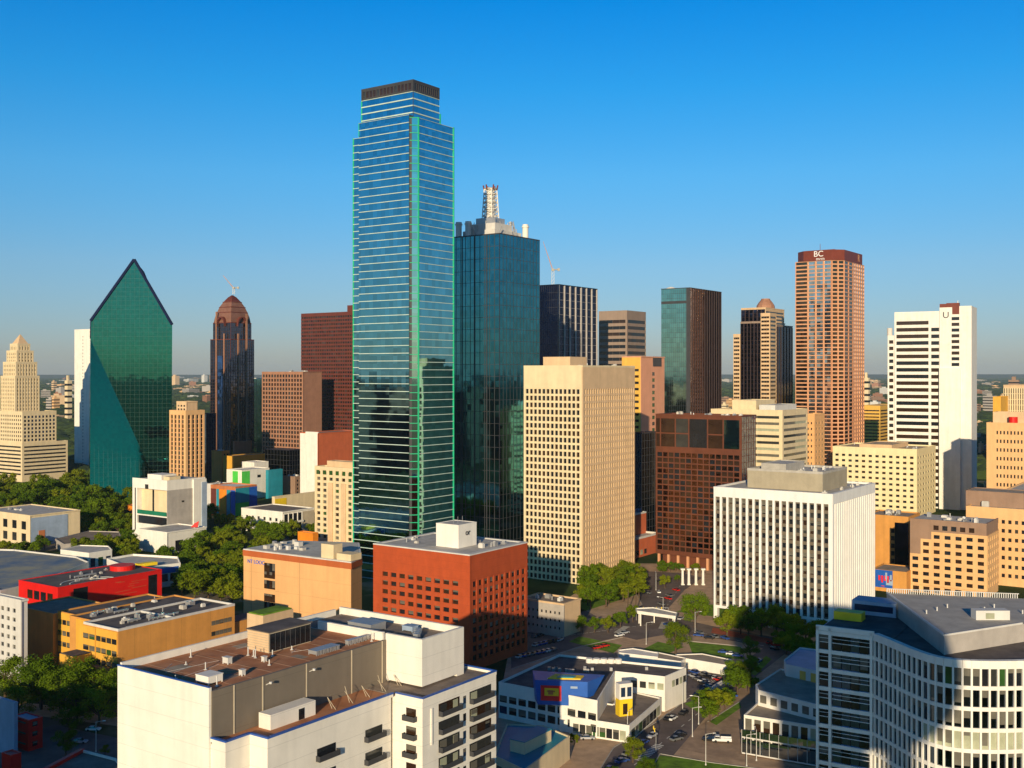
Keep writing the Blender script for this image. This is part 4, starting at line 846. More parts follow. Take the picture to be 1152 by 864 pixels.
# glass penthouse on the roof
z0 = ZA - .45
vbox('penthouse', 'taupe_trim', 26, 38, -19, -12.6, z0, z0 + 4.2); vbox('penthouse_glass', 'win_dark', 26.2, 37.8, -12.6, -12.5, z0 + .2, z0 + 3.9); vbox('penthouse_roof', 'roof_dark', 25.7, 38.3, -19.3, -12.3, z0 + 4.2, z0 + 4.4)
for k in range(9): vbox('penthouse_mullions', 'dark_metal', 26.2 + k * 1.43, 26.3 + k * 1.43, -12.5, -12.42, z0 + .2, z0 + 3.9)
for k in range(8): vbox('penthouse_siding', 'tan', 25.9, 26, -19, -12.6, z0 + .2 + k * .5, z0 + .55 + k * .5)
# roof equipment
rr = random.Random(21)
for i in range(12):
    u, w_ = rr.uniform(2, 40), rr.uniform(-24, -6); a_, c_ = rr.uniform(2, 7), rr.uniform(1.5, 4)
    b = MB(); b.box(u, u + a_, -w_ - c_, -w_, ZA - .449, ZA - .445 + i * .002); b.build('roof_patch', rr.choice(['roof_tan', 'roof_brown', 'roof_grey', 'mauve_brown']), t.root)
for i in range(9):
    b = MB(); b.box(1 + i * 5.1, 1.12 + i * 5.1, 1, 26, ZA - .449, ZA - .40); b.build('roof_seam', 'mauve_brown', t.root)
def unit(u, w, su, sw, h_, m='offwhite', z=z0, name='air_unit'):
    b = MB(); b.box(u, u + su, -w - sw, -w, z + .25, z + h_); b.box(u - .1, u + su + .1, -w - sw - .1, -w + .1, z + h_, z + h_ + .12)
    for a, c in ((0, 0), (1, 0), (0, 1), (1, 1)): b.box(u + a * (su - .2), u + a * (su - .2) + .2, -w - sw + c * (sw - .2), -w - sw + c * (sw - .2) + .2, z, z + .25)
    b.build(name, m, t.root)
unit(3.2, -7.6, 3.4, 3.6, 1.5, 'white'); unit(11, -4.6, .9, .9, 1.1); unit(15, -14, 1.1, 1.6, 1.3); unit(20.5, -8.8, .8, .8, 1.0)
for k in range(7): unit(30 + k * 1.0, -5.2, .7, 2.4, .9, 'metal')
for k in range(6): unit(40 + k * 1.15, -4.3, .9, .9, 1.0, 'metal')
for k in range(4): unit(52 + k * 1.3, 4.4 - k * .9, .9, 1.3, 1.3, 'metal'); 
unit(51, -14, 5, 7, 1.8, 'metal'); unit(57, -3, 2, 3, 1.2, 'pale_blue_wall')
rr = random.Random(11)
for i in range(16):
    u, w_ = rr.uniform(2, 46), rr.uniform(-25, -2); b = MB(); b.cyl(u, -w_, .12, .12, z0, z0 + rr.uniform(.6, 2.0), 8); b.cyl(u, -w_, .35, .35, z0, z0 + .12, 8); b.build('vent_pipe', 'offwhite', t.root)
for i in range(5):
    u = 27 + i * 5; b = MB(); b.tube((u, -4.5, ZB - .4), (u + .2, -3, ZB + 1.6 + (i % 2)), .06); b.tube((u, -5.5, ZB - .4), (u + .2, -3, ZB + 1.6), .06); b.build('davit_arm', 'taupe_trim', t.root)
for u in (13.5, 25): b = MB(); b.tube((u, 0 - .25, ZA - 2), (u, -1.5, ZA - 1.4), .08); b.cyl(u, -1.5, .3, .3, ZA - 1.6, ZA - 1.2, 8); b.build('wall_lamp', 'offwhite', t.root)
b = MB()
for i in range(9):
    u0, w0 = rr.uniform(2, 30), rr.uniform(-24, -6); b.tube((u0, -w0, z0 + .05), (u0 + rr.uniform(3, 12), -w0 - rr.uniform(-3, 3), z0 + .05), .035, n=4)
b.build('roof_cable', 'offwhite', t.root)
t.done()

# orange-brown complex on the left
t = Bld('office_complex', 'orange brown stepped building with dark grey roof and window bays', 'building', 133, 400, 44, 264)
H = 21.3; lx, ly = t.Lx, t.Ly
t.vol(0, 0, lx, ly * .42, 0, H, 'orange_brown', 'roof_dark', par=.9, parm='offwhite')
t.vol(5, ly * .42 + .01, lx - 5, ly * .33, 0, H - .5, 'orange_brown', 'roof_dark', par=.7); t.vol(8, ly * .75 + .02, lx - 12, ly * .25, 0, H - .8, 'orange_brown', 'roof_dark', par=.7)
dL = (0, -1)
def bay(x, ya, yb, m, wins, z1=H - .3):
    b = MB(); b.box(x - .3, x, ya, yb, 0, z1); b.build('bay', m, t.root)
    for k in range(4):
        if wins:
            n = max(1, int((yb - ya) / 2.6))
            for c in range(n): t.win((x - .3, yb), dL, (yb - ya) * (c + .5) / n, H - 4 - k * 4.3, (yb - ya) / n - .5, 1.9, .04, ('win_blind', 'win_dark', 'win_mid', 'win_green'))
bay(0, .4, ly * .26, 'ochre', True); bay(0, ly * .27, ly * .42, 'ochre', True); bay(5, ly * .43, ly * .66, 'ochre', False); bay(8, ly * .76, ly * .99, 'ochre', True)
for k in range(3):
    for c in range(5): t.win((0, 0), (1, 0), lx * (.80 + .038 * c), H - 5 - k * 4.2, lx * .034, 1.7, .04, ('win_mid', 'win_blind'))
t.clutter(6, 3, lx - 12, ly * .3, H, 9, 61, 3); t.clutter(8, ly * .45, lx - 14, ly * .4, H - .5, 6, 62, 2.4)
b = MB(); b.box(4, lx * .45, .6, 1.1, H + .12, H + .9); b.box(lx * .45, lx * .45 + .5, .6, ly * .4, H + .12, H + .9); b.build('roof_divider', 'offwhite', t.root)
t.vol(6, ly + .02, 24, 26, 0, H - 1.5, 'orange_brown', 'roof_grey', par=.6)
# low entrance wing
t.p('entrance_wing', 'ochre').box(-16, -1, 3, 15, 0, 7.5); t.p('entrance_roof', 'roof_dark').box(-15.8, -1, 3.2, 14.8, 7.5, 7.7)
t.p('entrance_parapet', 'orange_brown').box(-16.1, -1, 2.6, 3, 0, 8.2); t.p('entrance_wing', 'ochre').box(-8, -1, 15.2, 24, 0, 11.5); t.p('entrance_roof', 'roof_dark').box(-7.8, -1, 15.4, 23.8, 11.5, 11.7)
for c in range(3): t.win((-16, 15), dL, 2 + c * 3.8, 4.2, 3, 1.8, .04, ('win_mid', 'win_dark'))
# eastern low link
t.p('link_wall', 'orange_brown').box(lx + .02, lx + 22, 2, 12, 0, 14); t.p('link_roof', 'roof_dark').box(lx + .4, lx + 21.6, 2.4, 11.6, 14, 14.2)
t.done()
t = Bld('garden_roof_building', 'low tan building with a bright green planted roof below the peach block', 'building', 296, 395, 278, 330)
t.vol(0, 0, t.Lx, t.Ly, 0, t.h(693), 'tan', None, par=0); b = MB(); b.box(.4, t.Lx - .4, .4, t.Ly - .4, t.h(693), t.h(693) + .4); b.build('planted_roof', 'lawn', t.root); t.done()

# red museum-like block
t = Bld('red_building', 'bright red building with a dark grey roof and a recessed dark entrance', 'building', 65, 500, 21, 182)
H = t.h(662); lx, ly = t.Lx, t.Ly
t.vol(0, 0, lx, ly, 0, H, 'red', 'roof_dark', par=.5)
t.p('entrance_recess', 'win_dark').obox((0, 0), (1, 0), lx * .14, lx * .27, 0, .06, 0, H - 1.5); t.p('side_recess', 'win_dark').obox((0, 0), (1, 0), lx * .86, lx * .95, 0, .06, 0, H - 1.5)
for c in range(4): t.win((0, ly), (0, -1), ly * (.3 + .17 * c), H - 5, ly * .13, 4, .04, ('win_brown', 'win_dark'))
b = MB()
for i in range(14): s_ = lx * random.uniform(.4, .72); z = random.uniform(4, H - 2); b.obox((0, 0), (1, 0), s_, s_ + random.uniform(3, 9), 0, .1, z, z + .18)
b.build('wall_slot', 'brick', t.root)
b = MB(); b.cyl(lx * .82, ly * .55, 6, 6, H + .1, H + 2.4, 24); b.build('roof_drum', 'red', t.root)
b = MB()
for r in (10, 14):
    for i in range(22):
        a = .3 + i * .1; a1 = a + .1; cx, cy = lx * .3, -2; b.hexa([(cx + r * math.cos(a), cy + r * math.sin(a), H + .13), (cx + (r + .5) * math.cos(a), cy + (r + .5) * math.sin(a), H + .13), (cx + (r + .5) * math.cos(a1), cy + (r + .5) * math.sin(a1), H + .13), (cx + r * math.cos(a1), cy + r * math.sin(a1), H + .13)] + [(q[0], q[1], H + .35) for q in ((cx + r * math.cos(a), cy + r * math.sin(a)), (cx + (r + .5) * math.cos(a), cy + (r + .5) * math.sin(a)), (cx + (r + .5) * math.cos(a1), cy + (r + .5) * math.sin(a1)), (cx + r * math.cos(a1), cy + r * math.sin(a1)))])
b.build('roof_arc', 'offwhite', t.root); t.clutter(10, 4, lx - 24, ly - 8, H, 6, 71, 2.2); t.done()

def poly(name, label, pts, h, wall='white', roof='roof_grey', par=.6, cat='building', z0=0, parm=None):
    N = PH(*pts[0], h); t = Bld(name, label, cat, at=N, rot=0); q = [t.loc(*PH(px, py, h)) for px, py in pts]
    ar = sum(q[i][0] * q[(i + 1) % len(q)][1] - q[(i + 1) % len(q)][0] * q[i][1] for i in range(len(q)))
    if ar < 0: q = [q[0]] + q[:0:-1]
    t.p('wall', wall).prism(q, z0, h - par); t.q = q; n = len(q); P = t.p('parapet', parm or wall)
    for i in range(n):
        a, c = q[i], q[(i + 1) % n]; L = math.hypot(c[0] - a[0], c[1] - a[1]); d = ((c[0] - a[0]) / L, (c[1] - a[1]) / L); P.obox(a, d, 0, L - .35, -.35, .04, h - par, h)
    c_ = (sum(p[0] for p in q) / n, sum(p[1] for p in q) / n); t.c = c_
    b = MB(); b.face([(c_[0] + (x - c_[0]) * .985, c_[1] + (y - c_[1]) * .985, h - par + .08) for x, y in q]); (b.build('roof', roof, t.root) if roof else None); return t
def ewin(t, i, n, z, w_, h_, m, n0=.05, a=0, c=1):
    q = t.q; p, r = q[i], q[(i + 1) % len(q)]; L = math.hypot(r[0] - p[0], r[1] - p[1]); d = ((r[0] - p[0]) / L, (r[1] - p[1]) / L)
    for k in range(n): t.win(p, d, L * (a + (c - a) * (k + .5) / n), z, w_ if w_ > 1 or w_ == 1 else L * (c - a) / n * w_, h_, n0, m)
# grey-white left-edge block
t = Bld('office_block', 'pale grey block with small dark windows at the left edge', 'building', 24, 410, -40, 31)
H = t.h(677); gw = sp(t='grid', cols=9, rows=8, wf=.5, hf=.45, mt=2, mb=1, ms=2, pd=.5, g=DD); t.vol(0, 0, t.Lx, t.Ly, 0, H, 'offwhite', 'roof_light', L=gw, par=.8)
t.done()
t = Bld('office_block', 'low cream block, one side painted in blue shade, tall windows, at the left edge', 'building', 34, 731, -20, 90)
H = t.h(581); lx, ly = t.Lx, t.Ly
t.vol(0, 0, lx, ly, 0, H, 'cream', 'roof_light', par=.8, L=sp(t='grid', cols=5, rows=2, wf=.5, hf=.68, mt=2.4, mb=1.5, ms=1.5, pd=.4, g=DD)); b = MB(); b.obox((0, 0), (1, 0), .1, lx * .74, 0, .3, 0, H - 1.2); b.build('painted_blue_shade', 'pale_blue_wall', t.root); b = MB(); b.obox((0, 0), (1, 0), lx * .16, lx * .28, .3, .5, 0, H * .5); b.build('entrance_panel', 'terra', t.root); t.clutter(4, 4, lx - 8, ly - 8, H, 4, 81, 3); t.done()  # blue sheet puts the shade of the right face into colour
t = poly('warehouse', 'long low grey roofed shed in the trees left of the white museum', [(62, 606), (72, 612), (137, 606), (134, 598), (100, 597)], 6, 'grey_wall', 'roof_grey'); t.done()
t = poly('convention_hall', 'wide low hall with a patchy blue grey flat roof at the left edge', [(-60, 640), (0, 664), (42, 655), (66, 645), (100, 632), (86, 626), (16, 618), (-60, 616)], 13, 'offwhite', None, par=1.4)
m = mat('roof_patchy', (.10, .17, .28), .7, scale=.06, col2=(.40, .36, .24)); b = MB(); b.face([(t.c[0] + (x - t.c[0]) * .985, t.c[1] + (y - t.c[1]) * .985, 12.2) for x, y in t.q]); b.build('patchy_roof', 'roof_patchy', t.root); t.done()
t = poly('low_building', 'small white and blue glass building between the hall and the white museum', [(68, 618), (100, 622), (126, 618), (122, 614), (90, 613)], 11, 'white', 'roof_light'); ewin(t, 0, 4, 5, .6, 5, ('win_blue', 'win_blind')); ewin(t, 1, 3, 5, .6, 5, ('win_blue', 'win_green')); t.done()
t = poly('low_building', 'white building with a yellow and blue corner behind the red building', [(120, 628), (150, 640), (203, 633), (200, 626), (150, 623)], 12, 'white', 'roof_light', par=1.2)
ewin(t, 1, 4, 5, .8, 4, ('win_blue', 'win_blue', 'win_dark')); 
q = t.q; L = math.hypot(q[2][0] - q[1][0], q[2][1] - q[1][1]); d = ((q[2][0] - q[1][0]) / L, (q[2][1] - q[1][1]) / L); b = MB(); b.obox(q[1], d, L * .1, L * .95, .05, .3, 7.4, 10.4); b.build('blue_band', 'sky_blue', t.root); b = MB(); b.obox(q[1], d, L * .2, L * .6, -9, -5, 11.6, 13.2); b.build('yellow_roof_box', 'yellow_paint', t.root); t.done()

# white museum cube
t = Bld('museum', 'tall white cube museum with a deep recess, green terrace and grey flank', 'building', 188, 735, 149, 231)
H = t.h(541); lx, ly = t.Lx, t.Ly; zr = t.h(552)
t.p('wall', 'white').box(0, lx, 0, ly, zr, H - .8)                                    # top band
t.p('wall', 'white').box(4, lx, 0.3, ly, 0, zr); t.p('wall', 'white').box(0, 4, ly * .86, ly, 0, zr); t.p('wall', 'white').box(0, 4, .3, 1.2, 0, t.h(586)) if False else None
t.p('recess_wall', 'cream').box(3.8, 4, 0, ly * .86, t.h(582), zr)
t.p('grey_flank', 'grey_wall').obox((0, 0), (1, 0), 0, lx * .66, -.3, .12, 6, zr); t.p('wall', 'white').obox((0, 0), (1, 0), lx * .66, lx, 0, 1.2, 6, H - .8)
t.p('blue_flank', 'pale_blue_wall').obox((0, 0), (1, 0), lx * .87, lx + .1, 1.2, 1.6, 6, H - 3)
t.p('terrace', 'terrace_green').box(-.6, 4, .5, ly * .84, t.h(581), t.h(578)); t.p('terrace', 'terrace_green').box(-.6, -.4, .5, ly * .84, t.h(578), t.h(576.5))
t.p('terrace_wall', 'white').box(0, 4, 0, ly * .86, 0, t.h(592)); t.p('terrace_glass', 'win_dark').box(.6, 4, .2, ly * .84, t.h(592), t.h(582)); t.p('terrace_slab', 'white').box(-.2, 4, 0, ly * .86, t.h(582.8), t.h(581.4))
t.p('slot', 'win_dark').box(-.05, 0, ly * .90, ly * .93, 8, zr); t.p('slot', 'win_dark').box(3.7, 3.8, ly * .5, ly * .55, t.h(580), zr)
t.p('parapet', 'white').box(0, lx, 0, .6, H - .8, H + .2); t.p('parapet', 'white').box(0, .6, .6, ly, H - .8, H + .2); t.p('roof', 'roof_light').box(.6, lx, .6, ly, H - .8, H - .6)
t.win((0, ly), (0, -1), ly * .42, H - 5, 3.6, 3, .05, ('win_mid',)); t.win((0, 0), (1, 0), lx * .4, t.h(566), 2, 1.2, .2, ('win_dark',))
b = MB(); b.box(4, 16, ly * .3, ly * .7, H - .6, H + 3); b.build('penthouse', 'white', t.root); b = MB(); b.box(5, 14, 4, 10, H - .6, H + 2); b.build('penthouse', 'cream', t.root)
t.done()
t = Bld('museum_annex', 'low white windowless base building with one doorway in front of the museum', 'building', 188, 700, 153, 232)
H = t.h(600); t.vol(0, 0, t.Lx, t.Ly * .9, 0, H, 'white', 'roof_light', par=.8, R_=sp(t='plain')); t.win((0, 0), (1, 0), t.Lx * .30, 4.5, 6, 7, .05, ('win_dark',)); t.win((0, 0), (1, 0), t.Lx * .78, H - 4, 2, 1.6, .05, ('win_dark',)); t.done()
b = MB(); x, y = (219 - 576) / F * 720, 720; r = empty('roof_sculpture', (x, y, HT(600, 700) + .1)); tag(r, 'small red orange sculpture on the roof of the white base building', 'sculpture')
b.frustum(0, 0, 1.5, 1, 0, 1); b.build('base', 'concrete', r); b = MB(); b.hexa([(-2.5, -.4, 1), (2, -.4, 1), (2, .4, 1), (-2.5, .4, 1), (0, -.3, 3.6), (2.8, -.3, 5), (2.8, .3, 5), (0, .3, 3.6)]); b.build('fin', 'red', r)
t = Bld('kiosk_building', 'small orange pavilion between the green prism and the white museum', 'building', 150, 850, 139, 160)
t.vol(0, 0, t.Lx, t.Ly, 0, 12, 'orange_paint', 'roof_tan', L=sp(t='bands', rows=2, hf=.4), par=.8); t.done()

# colourful low-rises left of centre
def small(name, label, xn, Y, xl, xr, ytop, wall, roof='roof_grey', L=None, R_=None, par=.7, cl=0):
    t = Bld(name, label, 'building', xn, Y, xl, xr); H = t.h(ytop); t.vol(0, 0, t.Lx, t.Ly, 0, H, wall, roof, L=L, R_=R_, par=par); t.H = H
    if cl and t.Lx > 8 and t.Ly > 8: t.clutter(1, 1, t.Lx - 2, t.Ly - 2, H, cl, int(xn), 3)
    return t
gs = sp(t='grid', fh=4, cw=4, wf=.5, hf=.5, mt=1.5, mb=.5, g=DD)
small('low_building', 'ochre box building with a tan roof below the pointed-crown tower', 261, 1100, 251, 303, 514, 'ochre', 'roof_tan', par=.8).done()
t = small('low_building', 'square brown box building with white roof below the pointed-crown tower', 263.5, 1150, 262, 283, 498, 'brown_grid', 'white', par=1.2); t.done()
small('low_building', 'small dark building with an orange face left of the ochre box', 250, 1130, 238, 258, 508, 'orange_brown', 'pale_blue_wall', R_=gs, cl=2).done()
t = small('low_building', 'white gallery with a lime green panel behind the teal block', 272, 1000, 255, 303, 530, 'white', 'white', par=.8)
b = MB(); b.obox((0, t.Ly), (0, -1), t.Ly * .4, t.Ly * .75, 0, .2, 3, t.H - .5); b.obox((0, 0), (1, 0), 0, t.Lx * .28, 0, .2, 3, t.H - .5); b.build('lime_panel', 'green_paint', t.root); t.win((0, 0), (1, 0), t.Lx * .62, t.H - 6, 4, 2.5, .05, ('win_dark',)); t.done()
small('low_building', 'white upper box with a plain front behind the lime panelled gallery', 286, 1045, 272, 302, 521, 'white', 'white').done()
t = small('low_building', 'teal sided gallery wing right of the lime panelled gallery', 302, 1010, 299, 318, 530, 'teal_paint', 'white', par=.8); t.done()
t = small('low_building', 'low block with teal and lime end and coloured panels along its front', 265, 880, 237, 289, 549, 'terra', 'white', par=1.0)
o, d = (0, t.Ly), (0, -1)
for k, (a, c, m_) in enumerate(((.02, .22, 'maroon'), (.24, .34, 'teal_paint'), (.36, .62, 'orange_paint'), (.66, .80, 'teal_paint'), (.82, .99, 'sky_blue'))):
    b = MB(); b.obox(o, d, t.Ly * a, t.Ly * c, 0, .25, .5, t.H - 2); b.build('facade_panel', m_, t.root)
b = MB(); b.obox((0, 0), (1, 0), 0, t.Lx * .62, 0, .3, t.H * .48, t.H - .4); b.build('facade_panel', 'teal_paint', t.root); b = MB(); b.obox((0, 0), (1, 0), 0, t.Lx * .62, 0, .3, 1, t.H * .48 - .05); b.build('facade_panel', 'green_paint', t.root); b = MB(); b.obox((0, 0), (1, 0), t.Lx * .64, t.Lx, 0, .3, 1, t.H - .4); b.build('facade_panel', 'sky_blue', t.root); t.done()
small('low_building', 'low pink and cream flat roofed building left of the teal ended block', 246, 935, 232, 262, 546, 'offwhite', 'roof_light', cl=3).done()
t = small('low_building', 'white office with a covered balcony and grey roof above the tree line', 318, 785, 272, 353, 577, 'white', 'roof_grey', par=.8, L=sp(t='grid', cols=6, rows=2, wf=.4, hf=.4, mt=2.4, mb=1.5, ms=3, pd=.4, g=DD))
b = MB(); b.obox((0, 0), (1, 0), t.Lx * .04, t.Lx * .6, 0, .1, .5, t.H - 1.4); b.build('gallery_shade_sheet', 'win_dark', t.root)  # flat dark sheet stands in for the shade inside the gallery
b = MB(); b.obox((0, 0), (1, 0), 0, t.Lx * .62, .1, 1.6, t.H * .48, t.H * .56); b.build('balcony', 'white', t.root)
for k in range(5): b = MB(); b.obox((0, 0), (1, 0), t.Lx * (.02 + .145 * k), t.Lx * (.035 + .145 * k), .1, .6, 0, t.H - 1); b.build('column', 'white', t.root)
b = MB(); b.obox((0, 0), (1, 0), t.Lx * .64, t.Lx, 0, .3, 0, t.H - 1); b.build('taupe_flank', 'taupe_trim', t.root); t.done()
t = small('low_building', 'long cream low building with a yellow end behind the white office', 309, 850, 306, 372, 560, 'cream', 'roof_light', par=.8); b = MB(); b.obox((0, 0), (1, 0), .2, t.Lx * .2, 0, .2, 1, t.H - 1); b.build('yellow_panel', 'yellow_paint', t.root); t.done()
small('low_building', 'tiny orange brick building at the foot of the cream apartment block', 352, 725, 335, 358, 601, 'orange_paint', 'roof_light').done()
small('office_block', 'dark navy low office below the brown grid block', 326, 1080, 298, 340, 507, 'navy_wall', 'roof_dark', L=cu(8, 8, 'glass_navy'), R_=cu(5, 8, 'glass_navy')).done()
t = small('low_building', 'small orange brick block with windows below the brown grid block', 319, 1170, 302, 330, 493, 'orange_tan', 'roof_tan', L=gs); t.done()
small('low_building', 'grey blue low building left of the narrow white apartments', 332, 1040, 318, 345, 537, 'mauve_brown', 'roof_light', R_=gs, cl=3).done()
sheet('field_lawn', [PH(300, 546, 0), PH(310, 558, 0), PH(345, 556, 0), PH(342, 545, 0)], .07, 'lawn')

# low tan garage right of the red block
t = Bld('garage', 'low tan garage with its left side painted grey for shade, beside the shaded parking lot', 'building', 634, 480, 575, 653)
H = t.h(681); t.vol(0, 0, t.Lx, t.Ly * .8, 0, H, 'tan', 'roof_grey', L=sp(t='grid', cols=9, rows=3, wf=.4, hf=.35, mt=2, mb=2, g=DD, wm='grey_wall'), par=.8); t.clutter(3, 3, t.Lx - 6, t.Ly * .6, H, 5, 91, 3); t.done()  # left face in grey: its shade is put into the colour

# low white building with the blue box
t = poly('exhibition_building', 'low white building with dark flat roofs around a corner terrace', [(561, 767), (672, 788), (692, 755), (748, 761), (772, 751), (629, 736)], 12, 'white', 'roof_dark', par=.8)
EB = t
q = t.q; print('EB', [(round(a), round(b)) for a, b in q])
ns = len(q)
for i in range(ns):     # windows on the shaded left front and on the right front
    p, r_ = q[i], q[(i + 1) % ns]; L = math.hypot(r_[0] - p[0], r_[1] - p[1]); dx, dy = (r_[0] - p[0]) / L, (r_[1] - p[1]) / L
    if dx > .5 and L > 20:
        ewin(t, i, 10 if L > 25 else 4, 6.6, .75, 2.2, ('win_dark', 'win_mid')); 
        if L > 25: ewin(t, i, 10, 3, .75, 2.4, ('win_dark', 'win_blue')); t.text('', p, (dx, dy), 1, 1, 1, 'white') if False else None
    elif dx > .5: ewin(t, i, 4, 8.4, .7, 2.2, ('win_mid', 'win_pale'), a=.3)
rr = random.Random(8)
for i in range(14):
    f1, f2 = rr.uniform(.1, .9), rr.uniform(.2, .8); X, Y = PH(600 + 140 * f1, 752 + 6 * f2, 11.3); x, y = t.loc(X, Y); b = MB(); b.box(x, x + 1, y, y + 1, 11.3, 12.4); b.build('air_unit', 'metal', t.root)
b = MB(); X, Y = PH(682, 744, 12); x, y = t.loc(X, Y)
for k in range(5): b.cyl(x - 6 + k * 2.6, y + 1 - k * .2, 1.2, 1.2, 11.3, 12.9, 14)
b.box(x - 6, x + 5, y, y + 1.2, 11.3, 12.4); b.build('silver_duct', 'white', t.root); t.done()
t = poly('terrace_pavilion', 'lower white corner terrace with a glazed ground floor', [(641, 806), (708, 816), (744, 785), (700, 775), (690, 792), (650, 786)], 5.6, 'white', 'roof_grey', par=.5); q = t.q
for i in range(len(q)):
    p, r_ = q[i], q[(i + 1) % len(q)]; L = math.hypot(r_[0] - p[0], r_[1] - p[1]); dx, dy = (r_[0] - p[0]) / L, (r_[1] - p[1]) / L
    if dx > .3 and L > 15: ewin(t, i, 8, 2.1, .86, 3.0, ('win_green', 'win_dark', 'win_pale', 'win_mid'), a=.05, c=.95)
t.done()
X, Y = PH(697, 805, 5.6); r = empty('roof_kiosk', (X, Y, 5.6 - .4), R(20)); tag(r, 'small tower on the terrace, yellow below and white with blue windows above', 'kiosk')
b = MB(); b.box(0, 4.6, 0, 3, 0, 5.4); b.build('yellow_base', 'yellow_paint', r); b = MB(); b.box(0, 4.6, 0, 3, 5.4, 10.4); b.build('white_top', 'white', r)
for x in (.5, 2.7): b = MB(); b.box(x, x + 1.5, -.06, 0, 6.2, 9.2); b.build('window', 'win_blue', r)
b = MB(); b.box(1.2, 2.8, -.06, 0, .6, 4); b.build('door', 'win_brown', r)
X, Y = PH(605, 798, 7); r = empty('billboard_box', (X, Y, 0), R(-8)); tag(r, 'big bright blue box screen volume with a red and yellow poster on its front', 'billboard')
k = Y / F; b = MB(); wd = 56 * k; zb, zt = 8.6, HT(765, Y); b.hexa([(0, 0, zb), (wd, 0, zb), (wd, 7, zb), (-2, 7, zb), (-1, 0, zt), (wd, 0, zt), (wd + 5, 9, zt), (-3, 11, zt)]); b.build('body', 'sky_blue', r)
b = MB(); b.prism([(3, 1.5), (wd * .85, 2.2), (wd * .9, 6), (5, 7)], zt, zt + .35); b.build('roof_panel', 'yellow_paint', r); b = MB(); b.prism([(6, 2.5), (wd * .7, 2.6), (wd * .75, 4.6), (7, 5.5)], zt + .35, zt + .6); b.build('roof_pattern', 'teal_paint', r)
b = MB(); b.box(1, 7.6, -.25, -.02, zb + 1.4, zt - 1.6); pst = b.build('poster', 'sign_red', r)
b = MB(); b.box(2.2, 6.8, -.32, -.26, zb + 3, zt - 2.4); b.build('poster_field', 'yellow_paint', pst)
b = MB(); b.box(3.4, 5.0, -.38, -.33, zb + 3.4, zt - 3); b.box(3.0, 5.6, -.38, -.33, zt - 3.6, zt - 3.1); b.build('poster_figure', 'terra', pst)
b = MB(); b.box(wd * .66, wd * .8, -.06, 0, zt - 2.3, zt - 1.6); b.build('emblem', 'pale_blue_wall', r)
b = MB(); b.box(7, wd - .5, .5, 6.5, 0, zb); b.build('white_support_wall', 'white', r)

# teal low building
t = poly('low_building', 'small low building with teal blue roof and cream end wall beside the foreground block', [(556, 850), (590, 866), (641, 828), (612, 816), (570, 814)], 7, 'cream', 'teal_paint', par=.5)
X, Y = PH(600, 840, 7); x, y = t.loc(X, Y); b = MB(); b.obox((x, y), (.574, .819), -6, 8, -4, 1, 6.5, 10); b.build('roof_room', 'cream', t.root); b = MB(); b.obox((x, y), (.574, .819), -6.2, 8.2, -4.2, 1.2, 10, 10.2); b.build('roof_room_top', 'teal_paint', t.root)
ewin(t, 0, 3, 3, .6, 3.5, ('win_green', 'win_pale')); t.done()

# bottom-left small ones
t = Bld('low_building', 'small red cube building with a grey roof at the bottom left', 'building', 32, 335, 14, 48)
t.vol(0, 0, t.Lx, t.Ly, 0, t.h(812), 'red', 'pale_blue_wall', par=.4); 
for k in range(3): t.win((0, 0), (1, 0), t.Lx * .45, 2 + k * 3, 1.6, 1.4, .05, ('win_dark',)); t.win((0, t.Ly), (0, -1), t.Ly * .6, 2 + k * 3.2, 4, .5, .05, ('win_blind',))
t.done()
t = Bld('low_building', 'grey blue low building cut by the bottom left corner', 'building', 16, 330, -50, 20)
t.vol(0, 0, t.Lx, t.Ly, 0, t.h(792), 'pale_blue_wall', 'roof_grey', par=.4); t.done()
t = poly('low_building', 'flat grey roof with a bright red rim at the bottom left', [(38, 872), (92, 843), (131, 853), (160, 900), (20, 900)], 14, 'offwhite', 'roof_grey', par=.7, parm='white')
q = t.q; a_, c_ = t.loc(*PH(38, 872, 14)), t.loc(*PH(92, 843, 14)); L = math.hypot(c_[0] - a_[0], c_[1] - a_[1]); d = ((c_[0] - a_[0]) / L, (c_[1] - a_[1]) / L); b = MB(); b.obox(a_, d, 0, L, -.5, .8, 13.2, 14.3); b.build('red_rim', 'red', t.root); t.done()
t = Bld('low_building', 'bright red corner box at the very bottom left', 'building', 12, 290, 2, 24); t.vol(0, 0, t.Lx, t.Ly, 0, t.h(851), 'red', 'red', par=.3); t.done()

# curved glass building bottom right
N = (75.4, 229); t = Bld('curved_office', 'curved white framed office with many tall windows, grey penthouse and a flat stair wing', 'building', at=N, rot=0)
HB = 61.0
curve = [(75.4, 229), (76.9, 223.5), (78.1, 218), (79.4, 213.2), (81.2, 209.8), (83.8, 208), (87, 207.2), (91, 207), (96, 207.3), (102, 208.5), (110, 211), (122, 216)]
